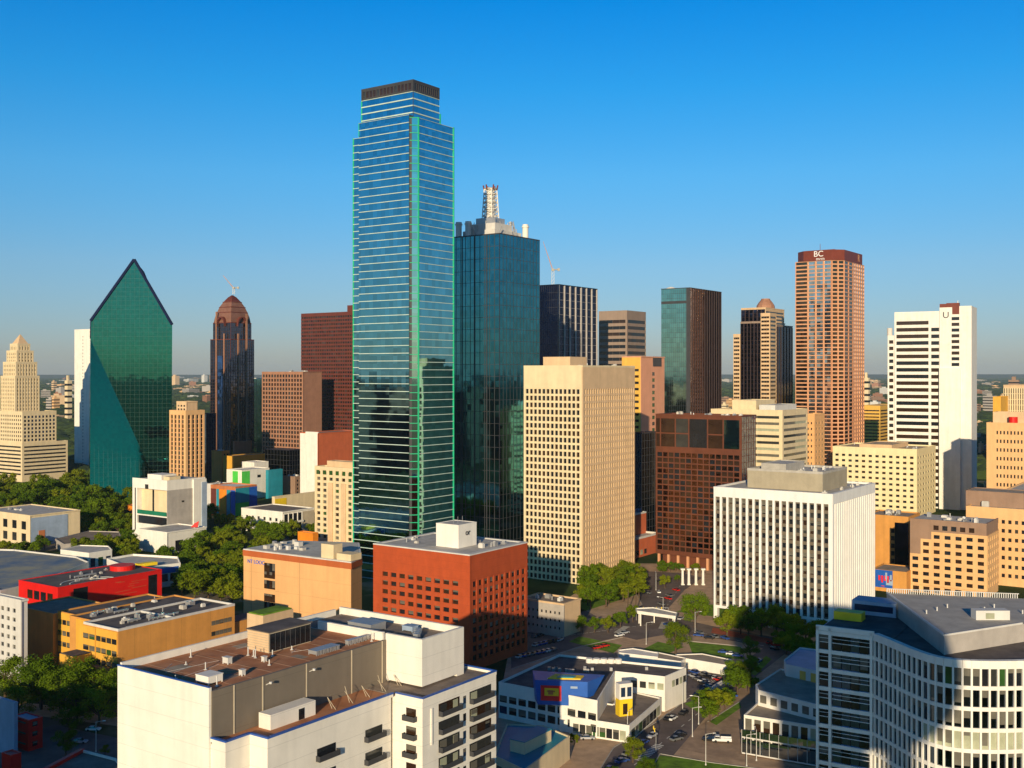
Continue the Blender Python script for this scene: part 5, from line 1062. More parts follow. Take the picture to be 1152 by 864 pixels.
# resample
def resample(P, st):
    out = [P[0]]; acc = 0
    for a, c in zip(P, P[1:]):
        L = math.hypot(c[0] - a[0], c[1] - a[1]); s_ = st - acc
        while s_ <= L: out.append((a[0] + (c[0] - a[0]) * s_ / L, a[1] + (c[1] - a[1]) * s_ / L)); s_ += st
        acc = (acc + L) % st if s_ > L else acc; acc = L - (s_ - st)
    return out
def smooth(P, n=2):
    for _ in range(n):
        Q = [P[0]]
        for a, c in zip(P, P[1:]): Q += [(a[0] * .75 + c[0] * .25, a[1] * .75 + c[1] * .25), (a[0] * .25 + c[0] * .75, a[1] * .25 + c[1] * .75)]
        P = Q + [P[-1]]
    return P
cs_ = resample(smooth(curve), 1.62); cs_ = [t.loc(*p) for p in cs_]
rows = 15; fh = (HB - 1.6) / rows
t.p('wall', 'dark_metal').prism(list(reversed([(p[0] + 1.0, p[1] + 1.2) for p in reversed(cs_)])) + [t.loc(125, 262), t.loc(86, 262), t.loc(76, 232)], 0, HB - .9)
fr = t.p('white_frame', 'white')
for i, (a, c) in enumerate(zip(cs_, cs_[1:])):
    L = math.hypot(c[0] - a[0], c[1] - a[1]); d = ((c[0] - a[0]) / L, (c[1] - a[1]) / L)
    fr.obox(a, d, -.19, .19, -.35, .22, 0, HB - 1.4)
    fr.obox(a, d, .0, L, -.9, .3, HB - 1.5, HB)
    for r_ in range(rows):
        z = r_ * fh; fr.obox(a, d, .0, L, -.5, .15, z, z + .75)
        t.win(a, d, L / 2, z + .75 + (fh - .75) / 2, L - .38, fh - .75, -.2, ('win_pale',) if r_ == rows - 4 and i > 9 else (('win_green', 'win_dark', 'win_mid') if r_ == rows - 1 and i > 9 else ('glass_win',)))
# stair wing
s0, s1 = t.loc(65.0, 235.5), t.loc(75.3, 229.2); L = math.hypot(s1[0] - s0[0], s1[1] - s0[1]); d = ((s1[0] - s0[0]) / L, (s1[1] - s0[1]) / L); nn = (d[1], -d[0])
t.p('wall', 'dark_metal').obox(s0, d, 0.3, L, -24, -.6, 0, HB - .9)
for sa in (0, L * .22, L * .93): fr.obox(s0, d, sa, sa + .55, -.6, .25, 0, HB)
for r_ in range(rows + 1):
    z = min(r_ * fh, HB - .8); fr.obox(s0, d, .55, L, -.6, .1, z, z + .8)
    if r_ < rows:
        t.win(s0, d, L * .135, z + .8 + (fh - .8) / 2, L * .17, fh - .8, -.3, ('glass_win',)); fr.obox(s0, d, .5, L * .93, -.3, -.1, z + 2.3, z + 2.42); fr.obox(s0, d, .5, L * .93, -.3, -.1, z + 3.2, z + 3.28)
        for k in range(4): t.win(s0, d, L * (.36 + .155 * k), z + .8 + (fh - .8) / 2, L * .14, fh - .8, -.3, ('glass_blue', 'glass_win'))
t.p('left_flank', 'pale_blue_wall').obox(s0, d, -.02, .28, -24, -.6, 0, HB - .9)
t.p('roof', 'roof_dark').obox(s0, d, .4, L + 4, -23, -1, HB - .9, HB - .7)
fr.obox(s0, d, 0, L, -.3, .25, HB - .7, HB + .3)
b = MB(); b.obox(s0, d, L * .05, L * .55, -15, -11.5, HB - .6, HB + 1.2); b.build('yellow_roof_box', 'yellow_paint', t.root)
b = MB(); b.obox(s0, d, L * .2, L * 1.0, -26, -20, HB - .7, HB + 2.4); b.build('blue_plant_room', 'pale_blue_wall', t.root)
b = MB(); b.obox(s0, d, L * .25, L * .95, -20, -19.94, HB + .2, HB + 1.6); b.build('plant_room_glass', 'win_blue', t.root)
b = MB(); b.face([(*t.loc(*p), HB - .8) for p in ((76, 231), (80, 214), (85, 210), (96, 209.5), (123, 218), (124, 261), (86, 261))]); b.build('roof', 'roof_dark', t.root)
# penthouse
ph = [t.loc(84, 214.3), t.loc(104, 224.6), t.loc(128, 237), t.loc(132, 247), t.loc(115, 250), t.loc(87, 256)]
b = MB(); b.prism(ph, HB - .75, 63.9); b.build('penthouse', 'grey_wall', t.root)
b = MB(); b.face([(p[0], p[1], 63.95) for p in ph]); b.build('penthouse_roof', 'concrete', t.root)
a_, c_ = ph[5], ph[4]; L = math.hypot(c_[0] - a_[0], c_[1] - a_[1]); d = ((c_[0] - a_[0]) / L, (c_[1] - a_[1]) / L); b = MB()
for i in range(60): b.obox(a_, d, L * i / 60, L * i / 60 + .18, -.3, .1, 63.95, 65.0)
b.obox(a_, d, 0, L, -.2, 0, 64.9, 65.05); b.build('louvre_rail', 'offwhite', t.root)
for i, (p, q_) in enumerate(((ph[0], ph[1]), (ph[5], ph[0]))):
    L = math.hypot(q_[0] - p[0], q_[1] - p[1]); d = ((q_[0] - p[0]) / L, (q_[1] - p[1]) / L); b = MB(); b.obox(p, d, 0, L, -.3, .08, 63.9, 64.25); b.build('roof_rim', 'offwhite', t.root)
u = t.loc(96, 228); b = MB(); b.box(u[0], u[0] + 7, u[1], u[1] + 2.6, 63.96, 65.9); b.build('roof_hatch_housing', 'offwhite', t.root); b = MB(); b.box(u[0] + 2, u[0] + 3.8, u[1] - .05, u[1], 64.2, 65.4); b.build('louvre', 'win_pale', t.root)
b = MB()
for i in range(7): x_ = u[0] - 8 + i * 3.4; b.tube((x_, u[1] + 6 + (i % 3) * 3, 63.95), (x_, u[1] + 6 + (i % 3) * 3, 64.8), .15)
b.build('vent_pipe', 'offwhite', t.root)
t.done()

# terraced white building beside it
t = poly('terrace_building', 'white terraced building with glass balconies and brown decks beside the curved office', [(837, 804), (921, 817), (921, 788), (863, 781)], 11.5, 'white', 'roof_tan', par=.5)
q = t.q; W2 = None
for i in range(4):
    p, r_ = q[i], q[(i + 1) % 4]; L = math.hypot(r_[0] - p[0], r_[1] - p[1]); dx, dy = (r_[0] - p[0]) / L, (r_[1] - p[1]) / L
    if dx > .8:
        W2 = (p, (dx, dy), L); b = MB(); b.obox(p, (dx, dy), 0, L, .1, 2.2, 5.2, 5.6); b.obox(p, (dx, dy), 0, L, .1, 2.2, .4, .8); b.build('balcony_slab', 'offwhite', t.root)
        b = MB(); b.obox(p, (dx, dy), .1, L - .1, 2.05, 2.15, 5.6, 7.6); b.obox(p, (dx, dy), .1, L - .1, 2.05, 2.15, .8, 4.6); b.build('glass_screen', 'glass_shade', t.root)
        b = MB()
        for k in range(9): b.obox(p, (dx, dy), L * k / 8.0 - .06, L * k / 8.0 + .06, 2.15, 2.25, .8, 7.7)
        b.build('screen_posts', 'offwhite', t.root)
        ewin(t, i, 8, 8.2, .7, 4.6, ('win_mid', 'win_pale', 'win_blind', 'win_brown')); ewin(t, i, 8, 3, .8, 3.4, ('win_dark', 'win_mid'))
t.done()
t = poly('terrace_building', 'upper white pavilion with rounded deck behind the glass balconies', [(850, 770), (853, 776), (925, 794), (925, 762), (878, 752)], 16, 'white', 'roof_tan', par=.5); q = t.q
for i in range(len(q)):
    p, r_ = q[i], q[(i + 1) % len(q)]; L = math.hypot(r_[0] - p[0], r_[1] - p[1])
    if (r_[0] - p[0]) / L > .5 and L > 8: ewin(t, i, 6, 13.4, .6, 2.4, ('win_mid', 'win_blind', 'win_brown'))
t.done()
t = poly('terrace_building', 'shaded rear pavilion with two amber windows behind the rounded deck', [(882, 742), (884, 747), (930, 757), (930, 732), (900, 728)], 19.5, 'offwhite', 'pale_blue_wall', par=.5); q = t.q
for i in range(len(q)):
    p, r_ = q[i], q[(i + 1) % len(q)]; L = math.hypot(r_[0] - p[0], r_[1] - p[1])
    if (r_[0] - p[0]) / L > .6 and L > 8:
        d = ((r_[0] - p[0]) / L, (r_[1] - p[1]) / L)
        for s_ in (.35, .62): b = MB(); b.obox(p, d, L * s_, L * s_ + 2.2, .02, .12, 14.6, 18.4); b.build('amber_window', 'gold', t.root)
t.done()

# small roadside buildings in the middle
t = poly('low_building', 'long low white building with a flat grey roof among the trees', [(722, 734), (724, 738), (766, 744), (772, 740), (738, 733)], 4.2, 'white', 'roof_tan', par=.4) ; t.done()
t = poly('low_building', 'small white canopy building behind the garden hedge', [(695, 731), (697, 734), (740, 739), (741, 734), (712, 729)], 4.5, 'white', 'white', par=.4); t.done()
t = poly('low_building', 'long low building with grey roof and white front between lawn and garden', [(760, 736), (762, 739), (817, 748), (824, 742), (790, 735)], 4, 'white', 'roof_tan', par=.4); t.done()
t = poly('shelter', 'white pedestrian canopy with orange lit underside near the junction', [(715, 684), (717, 687), (760, 693), (762, 689), (735, 683)], 7, 'white', 'roof_light', par=.5, z0=5.6, cat='shelter')
q = t.q
for i in range(len(q)): b = MB(); b.box(t.c[0] + (q[i][0] - t.c[0]) * .85, t.c[0] + (q[i][0] - t.c[0]) * .85 + .5, t.c[1] + (q[i][1] - t.c[1]) * .85, t.c[1] + (q[i][1] - t.c[1]) * .85 + .5, 0, 5.6); b.build('post', 'white', t.root)
t.done()
t = poly('wall', 'low white garden wall beside the museum parking', [(786, 781), (788, 784), (815, 767), (812, 765)], 3.2, 'offwhite', None, par=.3, cat='wall') ; t.done()

# ================================================================ BEHIND AND BESIDE THE CAMERA (long shadow casters, plus dark blocks added for reflections)
r = empty('observation_tower', (25, -26, 0)); tag(r, 'ball topped observation tower behind the viewpoint, seen only by its round shadow', 'tower')
b = MB(); b.cyl(0, 0, 4, 4, 0, 92, 20); b.build('central_shaft', 'concrete', r)
for k in range(3):
    a = k * 2.094; b = MB(); b.cyl(9 * math.cos(a), 9 * math.sin(a), 2.2, 2.2, 0, 95, 14); b.build('outer_shaft', 'concrete', r)
b = MB(); n1, n2 = 14, 28
for i in range(n1):
    for j in range(n2):
        P4 = [(18.5 * math.sin(math.pi * u / n1) * math.cos(2 * math.pi * v / n2), 18.5 * math.sin(math.pi * u / n1) * math.sin(2 * math.pi * v / n2), 111 + 18.5 * math.cos(math.pi * u / n1)) for u, v in ((i, j), (i + 1, j), (i + 1, j + 1), (i, j + 1))]
        b.face(P4)
b.build('ball', 'glass_shade', r)
t = Bld('office_block', 'brown office block standing just outside the left edge of view', 'building', at=(-150, 95), rot=55); t.vol(0, 0, 34, 60, 0, 58, 'brown_grid', 'roof_grey', L=gs, R_=gs); t.done()
rr = random.Random(77); k = 0
for i in range(400):     # city on both sides and behind, seen in the mirror glass
    if k > 90: break
    an = rr.uniform(0, 2 * math.pi); d_ = rr.uniform(250, 1800); X, Y = d_ * math.cos(an), d_ * math.sin(an)
    if Y > -80 and abs(X) < Y * .56 + 170: continue
    if Y > 0 and X < 0 and abs(X) < Y * .5 + 330: continue
    if -Y > 0 and abs(X - .287 * Y) < 260 : continue
    k += 1; h_ = rr.choice([10, 12, 18, 25, 40]) * rr.uniform(.8, 1.4) * (1 if Y < 0 or X < 0 else 1.6)
    w1, w2 = rr.uniform(18, 50), rr.uniform(18, 50); o = MB(); o.box(0, w1, 0, w2, 0, h_); o.box(w1 * .2, w1 * .5, w2 * .2, w2 * .6, h_, h_ + 3)
    for f in range(int(h_ / 4)): o.box(-.15, w1 + .15, -.15, w2 + .15, f * 4 + 3, f * 4 + 4)
    ob = o.build('offframe_building', rr.choice(['tan', 'cream', 'offwhite', 'brown_grid', 'glass_brown', 'glass_blue', 'orange_brown']), None); ob.location = (X, Y, 0); ob.rotation_euler = (0, 0, R(55))
    tag(ob, 'city block outside the frame, seen only as a reflection in the glass towers', 'building', 'city blocks outside the frame')

rr = random.Random(31)
for i in range(46):  # unseen dark blocks added so the mirror glass reflects darker
    if i < 26: X, Y, h_ = rr.uniform(-1500, -680), rr.uniform(-150, 480), rr.uniform(55, 104)
    else: X, Y, h_ = rr.uniform(-1500, -760), rr.uniform(-900, -200), rr.choice([60, 90, 120, 190]) * rr.uniform(.8, 1.1)
    w1, w2 = rr.uniform(30, 55), rr.uniform(30, 60); o = MB(); o.box(0, w1, 0, w2, 0, h_); o.box(w1 * .25, w1 * .7, w2 * .2, w2 * .7, h_, h_ + 5)
    for f in range(int(h_ / 4)): o.box(-.15, w1 + .15, -.15, w2 + .15, f * 4 + 3, f * 4 + 3.6)
    ob = o.build('offframe_building', rr.choice(['navy_wall', 'maroon', 'dark_metal', 'win_brown', 'mauve_dark']), None); ob.location = (X, Y, 0); ob.rotation_euler = (0, 0, R(55))
    tag(ob, 'unseen dark block added beyond the left edge to darken the glass reflections', 'building', 'added dark blocks outside the left edge')

# ================================================================ TREES
def leaf_mat(nm, a, c):
    m = bpy.data.materials.new(nm); m.use_nodes = True; n = m.node_tree.nodes; l = m.node_tree.links; n.clear()
    oi = n.new('ShaderNodeObjectInfo'); tc = n.new('ShaderNodeTexCoord'); no = n.new('ShaderNodeTexNoise'); no.inputs['Scale'].default_value = 7; l.new(tc.outputs['Object'], no.inputs[0])
    ad = n.new('ShaderNodeMath'); l.new(oi.outputs['Random'], ad.inputs[0]); l.new(no.outputs[0], ad.inputs[1]); ml = n.new('ShaderNodeMath'); ml.operation = 'MULTIPLY'; ml.inputs[1].default_value = .62; l.new(ad.outputs[0], ml.inputs[0])
    mx = n.new('ShaderNodeMix'); mx.data_type = 'RGBA'; mx.inputs[6].default_value = (*a, 1); mx.inputs[7].default_value = (*c, 1); l.new(ml.outputs[0], mx.inputs[0])
    d = n.new('ShaderNodeBsdfDiffuse'); t_ = n.new('ShaderNodeBsdfTranslucent'); ms = n.new('ShaderNodeMixShader'); ms.inputs[0].default_value = .35; o = n.new('ShaderNodeOutputMaterial')
    l.new(mx.outputs[2], d.inputs[0]); l.new(mx.outputs[2], t_.inputs[0]); l.new(d.outputs[0], ms.inputs[1]); l.new(t_.outputs[0], ms.inputs[2]); l.new(ms.outputs[0], o.inputs[0]); MATS[nm] = m
leaf_mat('leaf_a', (.06, .12, .006), (.26, .29, .015)); leaf_mat('leaf_b', (.05, .11, .008), (.17, .25, .012)); leaf_mat('leaf_autumn', (.20, .10, .015), (.30, .16, .02))
def crown_mesh(seed, n=2600, leaf=.034, flat=1.0):
    rr = random.Random(seed); b = MB(); lobes = []
    for i in range(26):
        a = rr.uniform(0, 6.283); q = rr.random() ** .5 * .35; z = .58 + rr.uniform(-.26, .28) * flat
        q *= 1 - max(0, (z - .6)) * 1.4; lobes.append((q * math.cos(a), q * math.sin(a), z, rr.uniform(.07, .15)))
    for i in range(n):
        lx, ly, lz, lr = rr.choice(lobes); v = Vector((rr.gauss(0, 1), rr.gauss(0, 1), rr.gauss(0, 1))).normalized()
        p = Vector((lx, ly, lz)) + v * lr * (rr.random() ** .35) * rr.uniform(.9, 1.12); nn_ = (v + Vector((rr.gauss(0, .5), rr.gauss(0, .5), rr.gauss(0, .5)))).normalized()
        u = nn_.orthogonal().normalized(); w_ = nn_.cross(u); an = rr.uniform(0, 3); u, w_ = u * math.cos(an) + w_ * math.sin(an), w_ * math.cos(an) - u * math.sin(an)
        s_ = leaf * rr.uniform(.6, 1.4); b.face([p + u * s_, p + w_ * s_ * .6, p - u * s_, p - w_ * s_ * .6])
    return b
def trunk_mesh(seed):
    rr = random.Random(seed); b = MB(); b.tube((0, 0, 0), (.01, 0, .38), .028, .02, 8)
    for i in range(6):
        a = i * 1.05 + rr.uniform(-.3, .3); e = (.24 * math.cos(a), .24 * math.sin(a), rr.uniform(.5, .72)); b.tube((.01, 0, rr.uniform(.25, .36)), e, .014, .005, 5)
    b.tube((.01, 0, .36), (0, 0, .75), .019, .006, 6); return b
CR = [[crown_mesh(s_, 2600, .030).mesh('crown', 'leaf_a' if s_ % 2 else 'leaf_b') for s_ in range(5)], [crown_mesh(20 + s_, 5200, .017).mesh('crown', 'leaf_a' if s_ % 2 else 'leaf_b') for s_ in range(3)], [crown_mesh(40 + s_, 900, .05).mesh('crown', 'leaf_a' if s_ % 2 else 'leaf_b') for s_ in range(4)], [crown_mesh(50, 2200, .032).mesh('crown', 'leaf_autumn')]]
TR = [trunk_mesh(s_).mesh('trunk', 'bark') for s_ in range(3)]
rt = random.Random(5)
def tree(X, Y, h_, wd, label, group, q=0, z=0):
    r = empty('tree', (X, Y, z), rt.uniform(0, 6.28)); tag(r, label, 'tree', group)
    for nme, me in (('crown', rt.choice(CR[q])), ('trunk', rt.choice(TR))):
        o = bpy.data.objects.new(nme, me); C.objects.link(o); o.parent = r; o.scale = (wd / .80, wd / .80, h_ / .98)
    return r
def ptree(px, pyb, wpx, label, group=None, q=0, hf=.95):
    X, Y = G(px, pyb); wd = wpx * Y / F; return tree(X, Y, wd * hf, wd, label, group, q)
FOOT = []
def inside(p, poly_):
    x, y = p; c = False; j = len(poly_) - 1
    for i in range(len(poly_)):
        xi, yi = poly_[i]; xj, yj = poly_[j]
        if (yi > y) != (yj > y) and x < (xj - xi) * (y - yi) / (yj - yi) + xi: c = not c
        j = i
    return c
# footprints of everything built so far (to keep trees out of walls)
for o in list(bpy.data.objects):
    if o.parent is None and o.get('category') and o.get('category') not in ('tree', 'column', 'crane', 'sculpture') and o.type == 'EMPTY':
        xs = []; 
        for ch in o.children if hasattr(o, 'children') else []:
            if ch.type == 'MESH' and ch.name.split('.')[0] in ('wall', 'core', 'entrance_wing', 'link_wall', 'glass_facade', 'body', 'sloping_facet'):
                for v in ch.data.vertices: xs.append((v.co.x, v.co.y))
        if xs: FOOT.append((o.location.x, o.location.y, o.rotation_euler.z, min(a for a, _ in xs), max(a for a, _ in xs), min(c for _, c in xs), max(c for _, c in xs)))
def blocked(X, Y, pad):
    for ox, oy, rz, x0, x1, y0, y1 in FOOT:
        dx, dy = X - ox, Y - oy; c, s_ = math.cos(rz), math.sin(rz); a, q = dx * c + dy * s_, -dx * s_ + dy * c
        if x0 - pad < a < x1 + pad and y0 - pad < q < y1 + pad: return True
    return False
def grove(poly_, n, w0, w1, label, group, q=0, gap=.62):
    xs = [p[0] for p in poly_]; ys = [p[1] for p in poly_]; got = []; k = 0
    for _ in range(n * 60):
        if k >= n: break
        px, py = rt.uniform(min(xs), max(xs)), rt.uniform(min(ys), max(ys))
        if not inside((px, py), poly_): continue
        X, Y = G(px, py); wd = rt.uniform(w0, w1)
        if blocked(X, Y, wd * .3) or any(math.hypot(X - a, Y - c) < (wd + e) / 2 * gap for a, c, e in got): continue
        got.append((X, Y, wd)); tree(X, Y, wd * rt.uniform(.8, 1.05), wd, label, group, q); k += 1
grove([(-20, 553), (100, 556), (160, 566), (160, 590), (90, 592), (60, 582), (-20, 580)], 70, 14, 22, 'dense green tree in the grove below the cream stepped tower and green prism', 'grove below the green prism')
grove([(92, 592), (150, 588), (150, 640), (110, 636), (78, 640), (92, 616)], 26, 11, 17, 'green tree between the low white buildings left of the white museum', 'trees left of the white museum')
grove([(182, 640), (236, 612), (280, 602), (320, 612), (276, 640), (272, 690), (206, 676)], 46, 11, 17, 'leafy street tree in the park between the museum and the peach block', 'park trees before the peach block')
grove([(228, 582), (270, 582), (270, 600), (236, 604)], 6, 10, 14, 'small green tree left of the white office with the covered balcony', 'trees by the white office')
grove([(280, 600), (360, 600), (358, 612), (290, 612)], 10, 9, 13, 'round green tree in front of the white office with the covered balcony', 'trees before the white office')
grove([(0, 784), (44, 808), (70, 812), (130, 822), (130, 796), (90, 788), (60, 778)], 9, 13, 18, 'tall dark green tree standing along the street at the lower left', 'street trees at the lower left', 1)
grove([(0, 625), (60, 612), (62, 622), (40, 628), (0, 636)], 8, 8, 12, 'green tree between the low cream block and the patchy roofed hall', 'trees by the patchy roofed hall')
grove([(75, 540), (100, 540), (100, 560), (75, 560)], 6, 14, 20, 'tree beside the foot of the narrow cream slab', 'trees by the narrow slab')
for px, pb, w_, lb in ((46, 796, 62, 'largest round crowned tree at the lower left, before the orange brown building'), (20, 812, 44, 'shaded dark tree next to the largest tree at the lower left'), (78, 826, 34, 'leafy tree beside the small red cube'), (74, 850, 32, 'lower leafy tree right of the small red cube'), (118, 850, 13, 'very small tree beside the lower left street')): ptree(px, pb, w_, lb, None, 1)
grove([(655, 690), (722, 676), (716, 650), (676, 648), (654, 668)], 26, 9, 14, 'green tree on the lawn at the foot of the tan grid tower', 'trees at the foot of the tan tower')
for px, pb in ((655, 712), (669, 712), (684, 712), (698, 706), (712, 700)): ptree(px, pb, 18, 'rounded street tree in the row along the far edge of the parking lot', 'row of trees by the parking lot', 0, 1.1)
for px, pb, w_, lb in ((782, 706, 42, 'broad round tree just left of the striped white block'), (760, 735, 37, 'single round tree on the corner by the junction'), (844, 742, 27, 'rounded tree in the verge below the striped white block'), (826, 768, 27, 'round tree at the top of the right hand verge'), (748, 662, 16, 'small tree beside the boulevard near the white columns'), (724, 650, 12, 'small tree by the red brick building'), (728, 875, 25, 'round tree on the bottom edge left of the lawn'), (712, 858, 30, 'tree at the street corner above the bottom lawn'), (688, 884, 24, 'low tree on the bottom edge beside the street'), (646, 838, 14, 'clipped bush by the teal roofed building'), (783, 792, 12, 'small tree by the white garden wall'), (868, 780, 17, 'narrow tree behind the white terraced pavilion'), (762, 655, 9, 'tiny shrub at the foot of the plaza columns')): ptree(px, pb, w_, lb, None, 1 if w_ > 20 else 0)
grove([(812, 716), (872, 722), (930, 736), (930, 724), (880, 710), (820, 702)], 14, 9, 13, 'green tree along the foot of the striped white block', 'trees at the foot of the striped block')
grove([(786, 812), (800, 812), (842, 782), (846, 760), (828, 762), (802, 786)], 16, 8, 11, 'leafy tree in the verge between the two roads at the right', 'trees between the two right roads')
grove([(700, 750), (716, 740), (780, 748), (800, 756), (790, 760), (730, 753)], 18, 5, 8, 'bushy tree of the garden hedge behind the exhibition building', 'hedge trees behind the exhibition building')
grove([(870, 725), (930, 738), (925, 752), (885, 745)], 7, 7, 10, 'shaded tree between the striped block and the terraced building', 'shaded trees behind the terraced building')
grove([(740, 640), (800, 646), (800, 650), (740, 646)], 7, 5, 7, 'small tree along the base of the brown glass block', 'trees along the brown glass block')
grove([(88, 576), (150, 574), (150, 584), (90, 584)], 6, 8, 12, 'orange leaved tree near the foot of the green prism', 'orange trees by the prism', 3)
for px, pb in ((706, 690), (715, 690)):
    X, Y = G(px, pb); r = empty('palm_tree', (X, Y, 0)); tag(r, 'tall thin stemmed palm on the lawn by the junction', 'palm', 'palms by the junction')
    b = MB(); b.tube((0, 0, 0), (.4, 0, 12), .3, .2, 8); b.build('trunk', 'bark', r); b = MB()
    for k in range(16):
        a = k * .393; p0 = Vector((.4, 0, 12))
        for j in range(5):
            q0 = p0 + Vector((math.cos(a) * j * .55, math.sin(a) * j * .55, .5 * j - .16 * j * j)); q1 = p0 + Vector((math.cos(a) * (j + 1) * .55, math.sin(a) * (j + 1) * .55, .5 * (j + 1) - .16 * (j + 1) ** 2)); sd = Vector((-math.sin(a), math.cos(a), 0)) * (.42 - .06 * j); b.face([q0 - sd, q1 - sd * .8, q1 + sd * .8, q0 + sd])
    b.build('crown', 'leaf_a', r)

# ================================================================ CARS
def car_meshes():
    L, W_ = 4.6, 1.8; prof = [(-2.3, .35), (-2.3, .75), (-2.15, .92), (-1.2, .98), (1.0, .95), (2.1, .80), (2.3, .62), (2.3, .35)]
    b = MB(); n = len(prof)
    for s_, in_ in ((-1, 0), (1, 0)): pass
    rings = []
    for y, k in ((-.90, .0), (-.84, .05), (.84, .05), (.90, .0)):
        rings.append([(x * (.985 if k == 0 else 1), y, z - (.04 if k == 0 and z > .5 else 0)) for x, z in prof])
    for a, c in zip(rings, rings[1:]):
        for i in range(n): j = (i + 1) % n; b.face([a[i], a[j], c[j], c[i]])
    b.face(rings[0]); b.face(list(reversed(rings[-1])))
    b.hexa([(-1.15, -.62, 1.40), (.35, -.62, 1.40), (.35, .62, 1.40), (-1.15, .62, 1.40), (-1.0, -.55, 1.46), (.2, -.55, 1.46), (.2, .55, 1.46), (-1.0, .55, 1.46)])
    g = MB(); g.hexa([(-1.95, -.80, .94), (1.15, -.80, .92), (1.15, .80, .92), (-1.95, .80, .94), (-1.17, -.63, 1.41), (.37, -.63, 1.41), (.37, .63, 1.41), (-1.17, .63, 1.41)])
    w_ = MB(); w_.tube((0, -.11, 0), (0, .11, 0), .33, n=14)
    return b, g.mesh('windows', 'car_glass'), w_.mesh('wheel', 'tyre')
cb, cg, cw = car_meshes(); CARM = {c: cb.mesh('body', 'car_' + c) for c in ('white', 'silver', 'black', 'red', 'blue', 'grey')}
def car(px, py, hd, col, label, group=None, z=.07):
    X, Y = G(px, py); r = empty('car', (X, Y, z), R(hd)); tag(r, label, 'car', group)
    for nme, me, loc in [('body', CARM[col], (0, 0, 0)), ('windows', cg, (0, 0, 0))] + [('wheel', cw, (x, y, .33)) for x in (-1.4, 1.4) for y in (-.82, .82)]:
        o = bpy.data.objects.new(nme, me); C.objects.link(o); o.parent = r; o.location = loc
rc = random.Random(3)
for row, (p0, p1, n) in enumerate((((602, 717), (650, 709), 9), ((598, 728), (640, 719), 8), ((585, 740), (628, 731), 8))):
    for i in range(n):
        if rc.random() < .1: continue
        c_ = rc.choice(['white', 'silver', 'blue', 'black', 'grey', 'white', 'blue']); f = i / n
        car(p0[0] + (p1[0] - p0[0]) * f, p0[1] + (p1[1] - p0[1]) * f, 55 + rc.uniform(-3, 3), c_, '%s car parked in the %s row of the shaded lot beside the red block' % (c_, ('far', 'middle', 'near')[row]), '%s cars in the %s row of the shaded lot' % (c_, ('far', 'middle', 'near')[row]))
for a in ((661, 796 + 36, 0, 'silver', 'silver car parked by the clipped bush near the teal roofed building'), (752, 810, 55, 'black', 'dark car parked against the right wall of the exhibition building'), (765, 829, 35, 'black', 'black car waiting at the street corner, the rear of two'), (761, 833, 35, 'grey', 'dark grey car waiting at the street corner, the front of two'), (798, 834, 160, 'black', 'black car beside the white van on the brown forecourt'), (826, 783, 90, 'blue', 'blue car under the verge trees at the right'), (786, 716, -20, 'blue', 'blue car driving on the far road below the striped block'), (798, 719, -20, 'black', 'dark car following on the far road below the striped block'), (697, 716, 40, 'white', 'white car at the junction by the row of street trees'), (703, 713, 40, 'silver', 'silver car just ahead of the white one at the junction'), (741, 667, 90, 'white', 'white car on the boulevard below the white columns'), (766, 697, 60, 'silver', 'silver car beside the white pedestrian canopy'), (672, 730, 35, 'red', 'red car parked behind the exhibition building roof, left one'), (680, 728, 35, 'red', 'red car parked behind the exhibition building roof, right one'), (814, 735, -15, 'blue', 'blue car parked beyond the garden lawn, left one'), (823, 737, -15, 'white', 'white car parked beyond the garden lawn'), (830, 739, -15, 'blue', 'blue car parked beyond the garden lawn, right one'), (868, 725, 0, 'red', 'red car parked by the corner of the striped block'), (874, 727, 0, 'red', 'second red car parked by the corner of the striped block'), (640, 700, 20, 'silver', 'silver car in the shaded side street by the garage'), (650, 698, 20, 'blue', 'blue car in the shaded side street behind the silver one'), (742, 655, 140, 'black', 'black car further up the boulevard'), (728, 668, 140, 'grey', 'grey car turning on the boulevard'), (90, 836, 0, 'silver', 'silver car on the shaded street at the lower left'), (105, 822, 0, 'white', 'white car by the kerb of the shaded street at the lower left'), (700, 858, 35, 'blue', 'blue car on the main street at the bottom edge'), (800, 795, 35, 'grey', 'grey car driving up the main street past the verge trees')): car(*a)
X, Y = G(812, 835); r = empty('van', (X, Y, .07), R(172)); tag(r, 'white flatbed pickup on the brown forecourt before the terraced building', 'pickup')
b = MB(); b.hexa([(-3, -1, .5), (3, -1, .5), (3, 1, .5), (-3, 1, .5), (-3, -1, 1.1), (2.9, -1, 1.1), (2.9, 1, 1.1), (-3, 1, 1.1)]); b.hexa([(.4, -.95, 1.12), (2.4, -.95, 1.12), (2.4, .95, 1.12), (.4, .95, 1.12), (.7, -.85, 2.0), (1.9, -.85, 2.0), (1.9, .85, 2.0), (.7, .85, 2.0)]); b.box(-3, .3, -1, -.9, 1.1, 1.5); b.box(-3, .3, .9, 1, 1.1, 1.5); b.build('body', 'car_white', r)
b = MB(); b.hexa([(.5, -.97, 1.3), (2.3, -.97, 1.3), (2.3, .97, 1.3), (.5, .97, 1.3), (.7, -.88, 1.85), (1.95, -.88, 1.85), (1.95, .88, 1.85), (.7, .88, 1.85)]); b.build('windows', 'car_glass', r)
for x in (-1.9, 1.9):
    for y in (-.95, .95): o = bpy.data.objects.new('wheel', cw); C.objects.link(o); o.parent = r; o.location = (x, y, .42); o.scale = (1.25, 1.2, 1.25)
rc = random.Random(12)
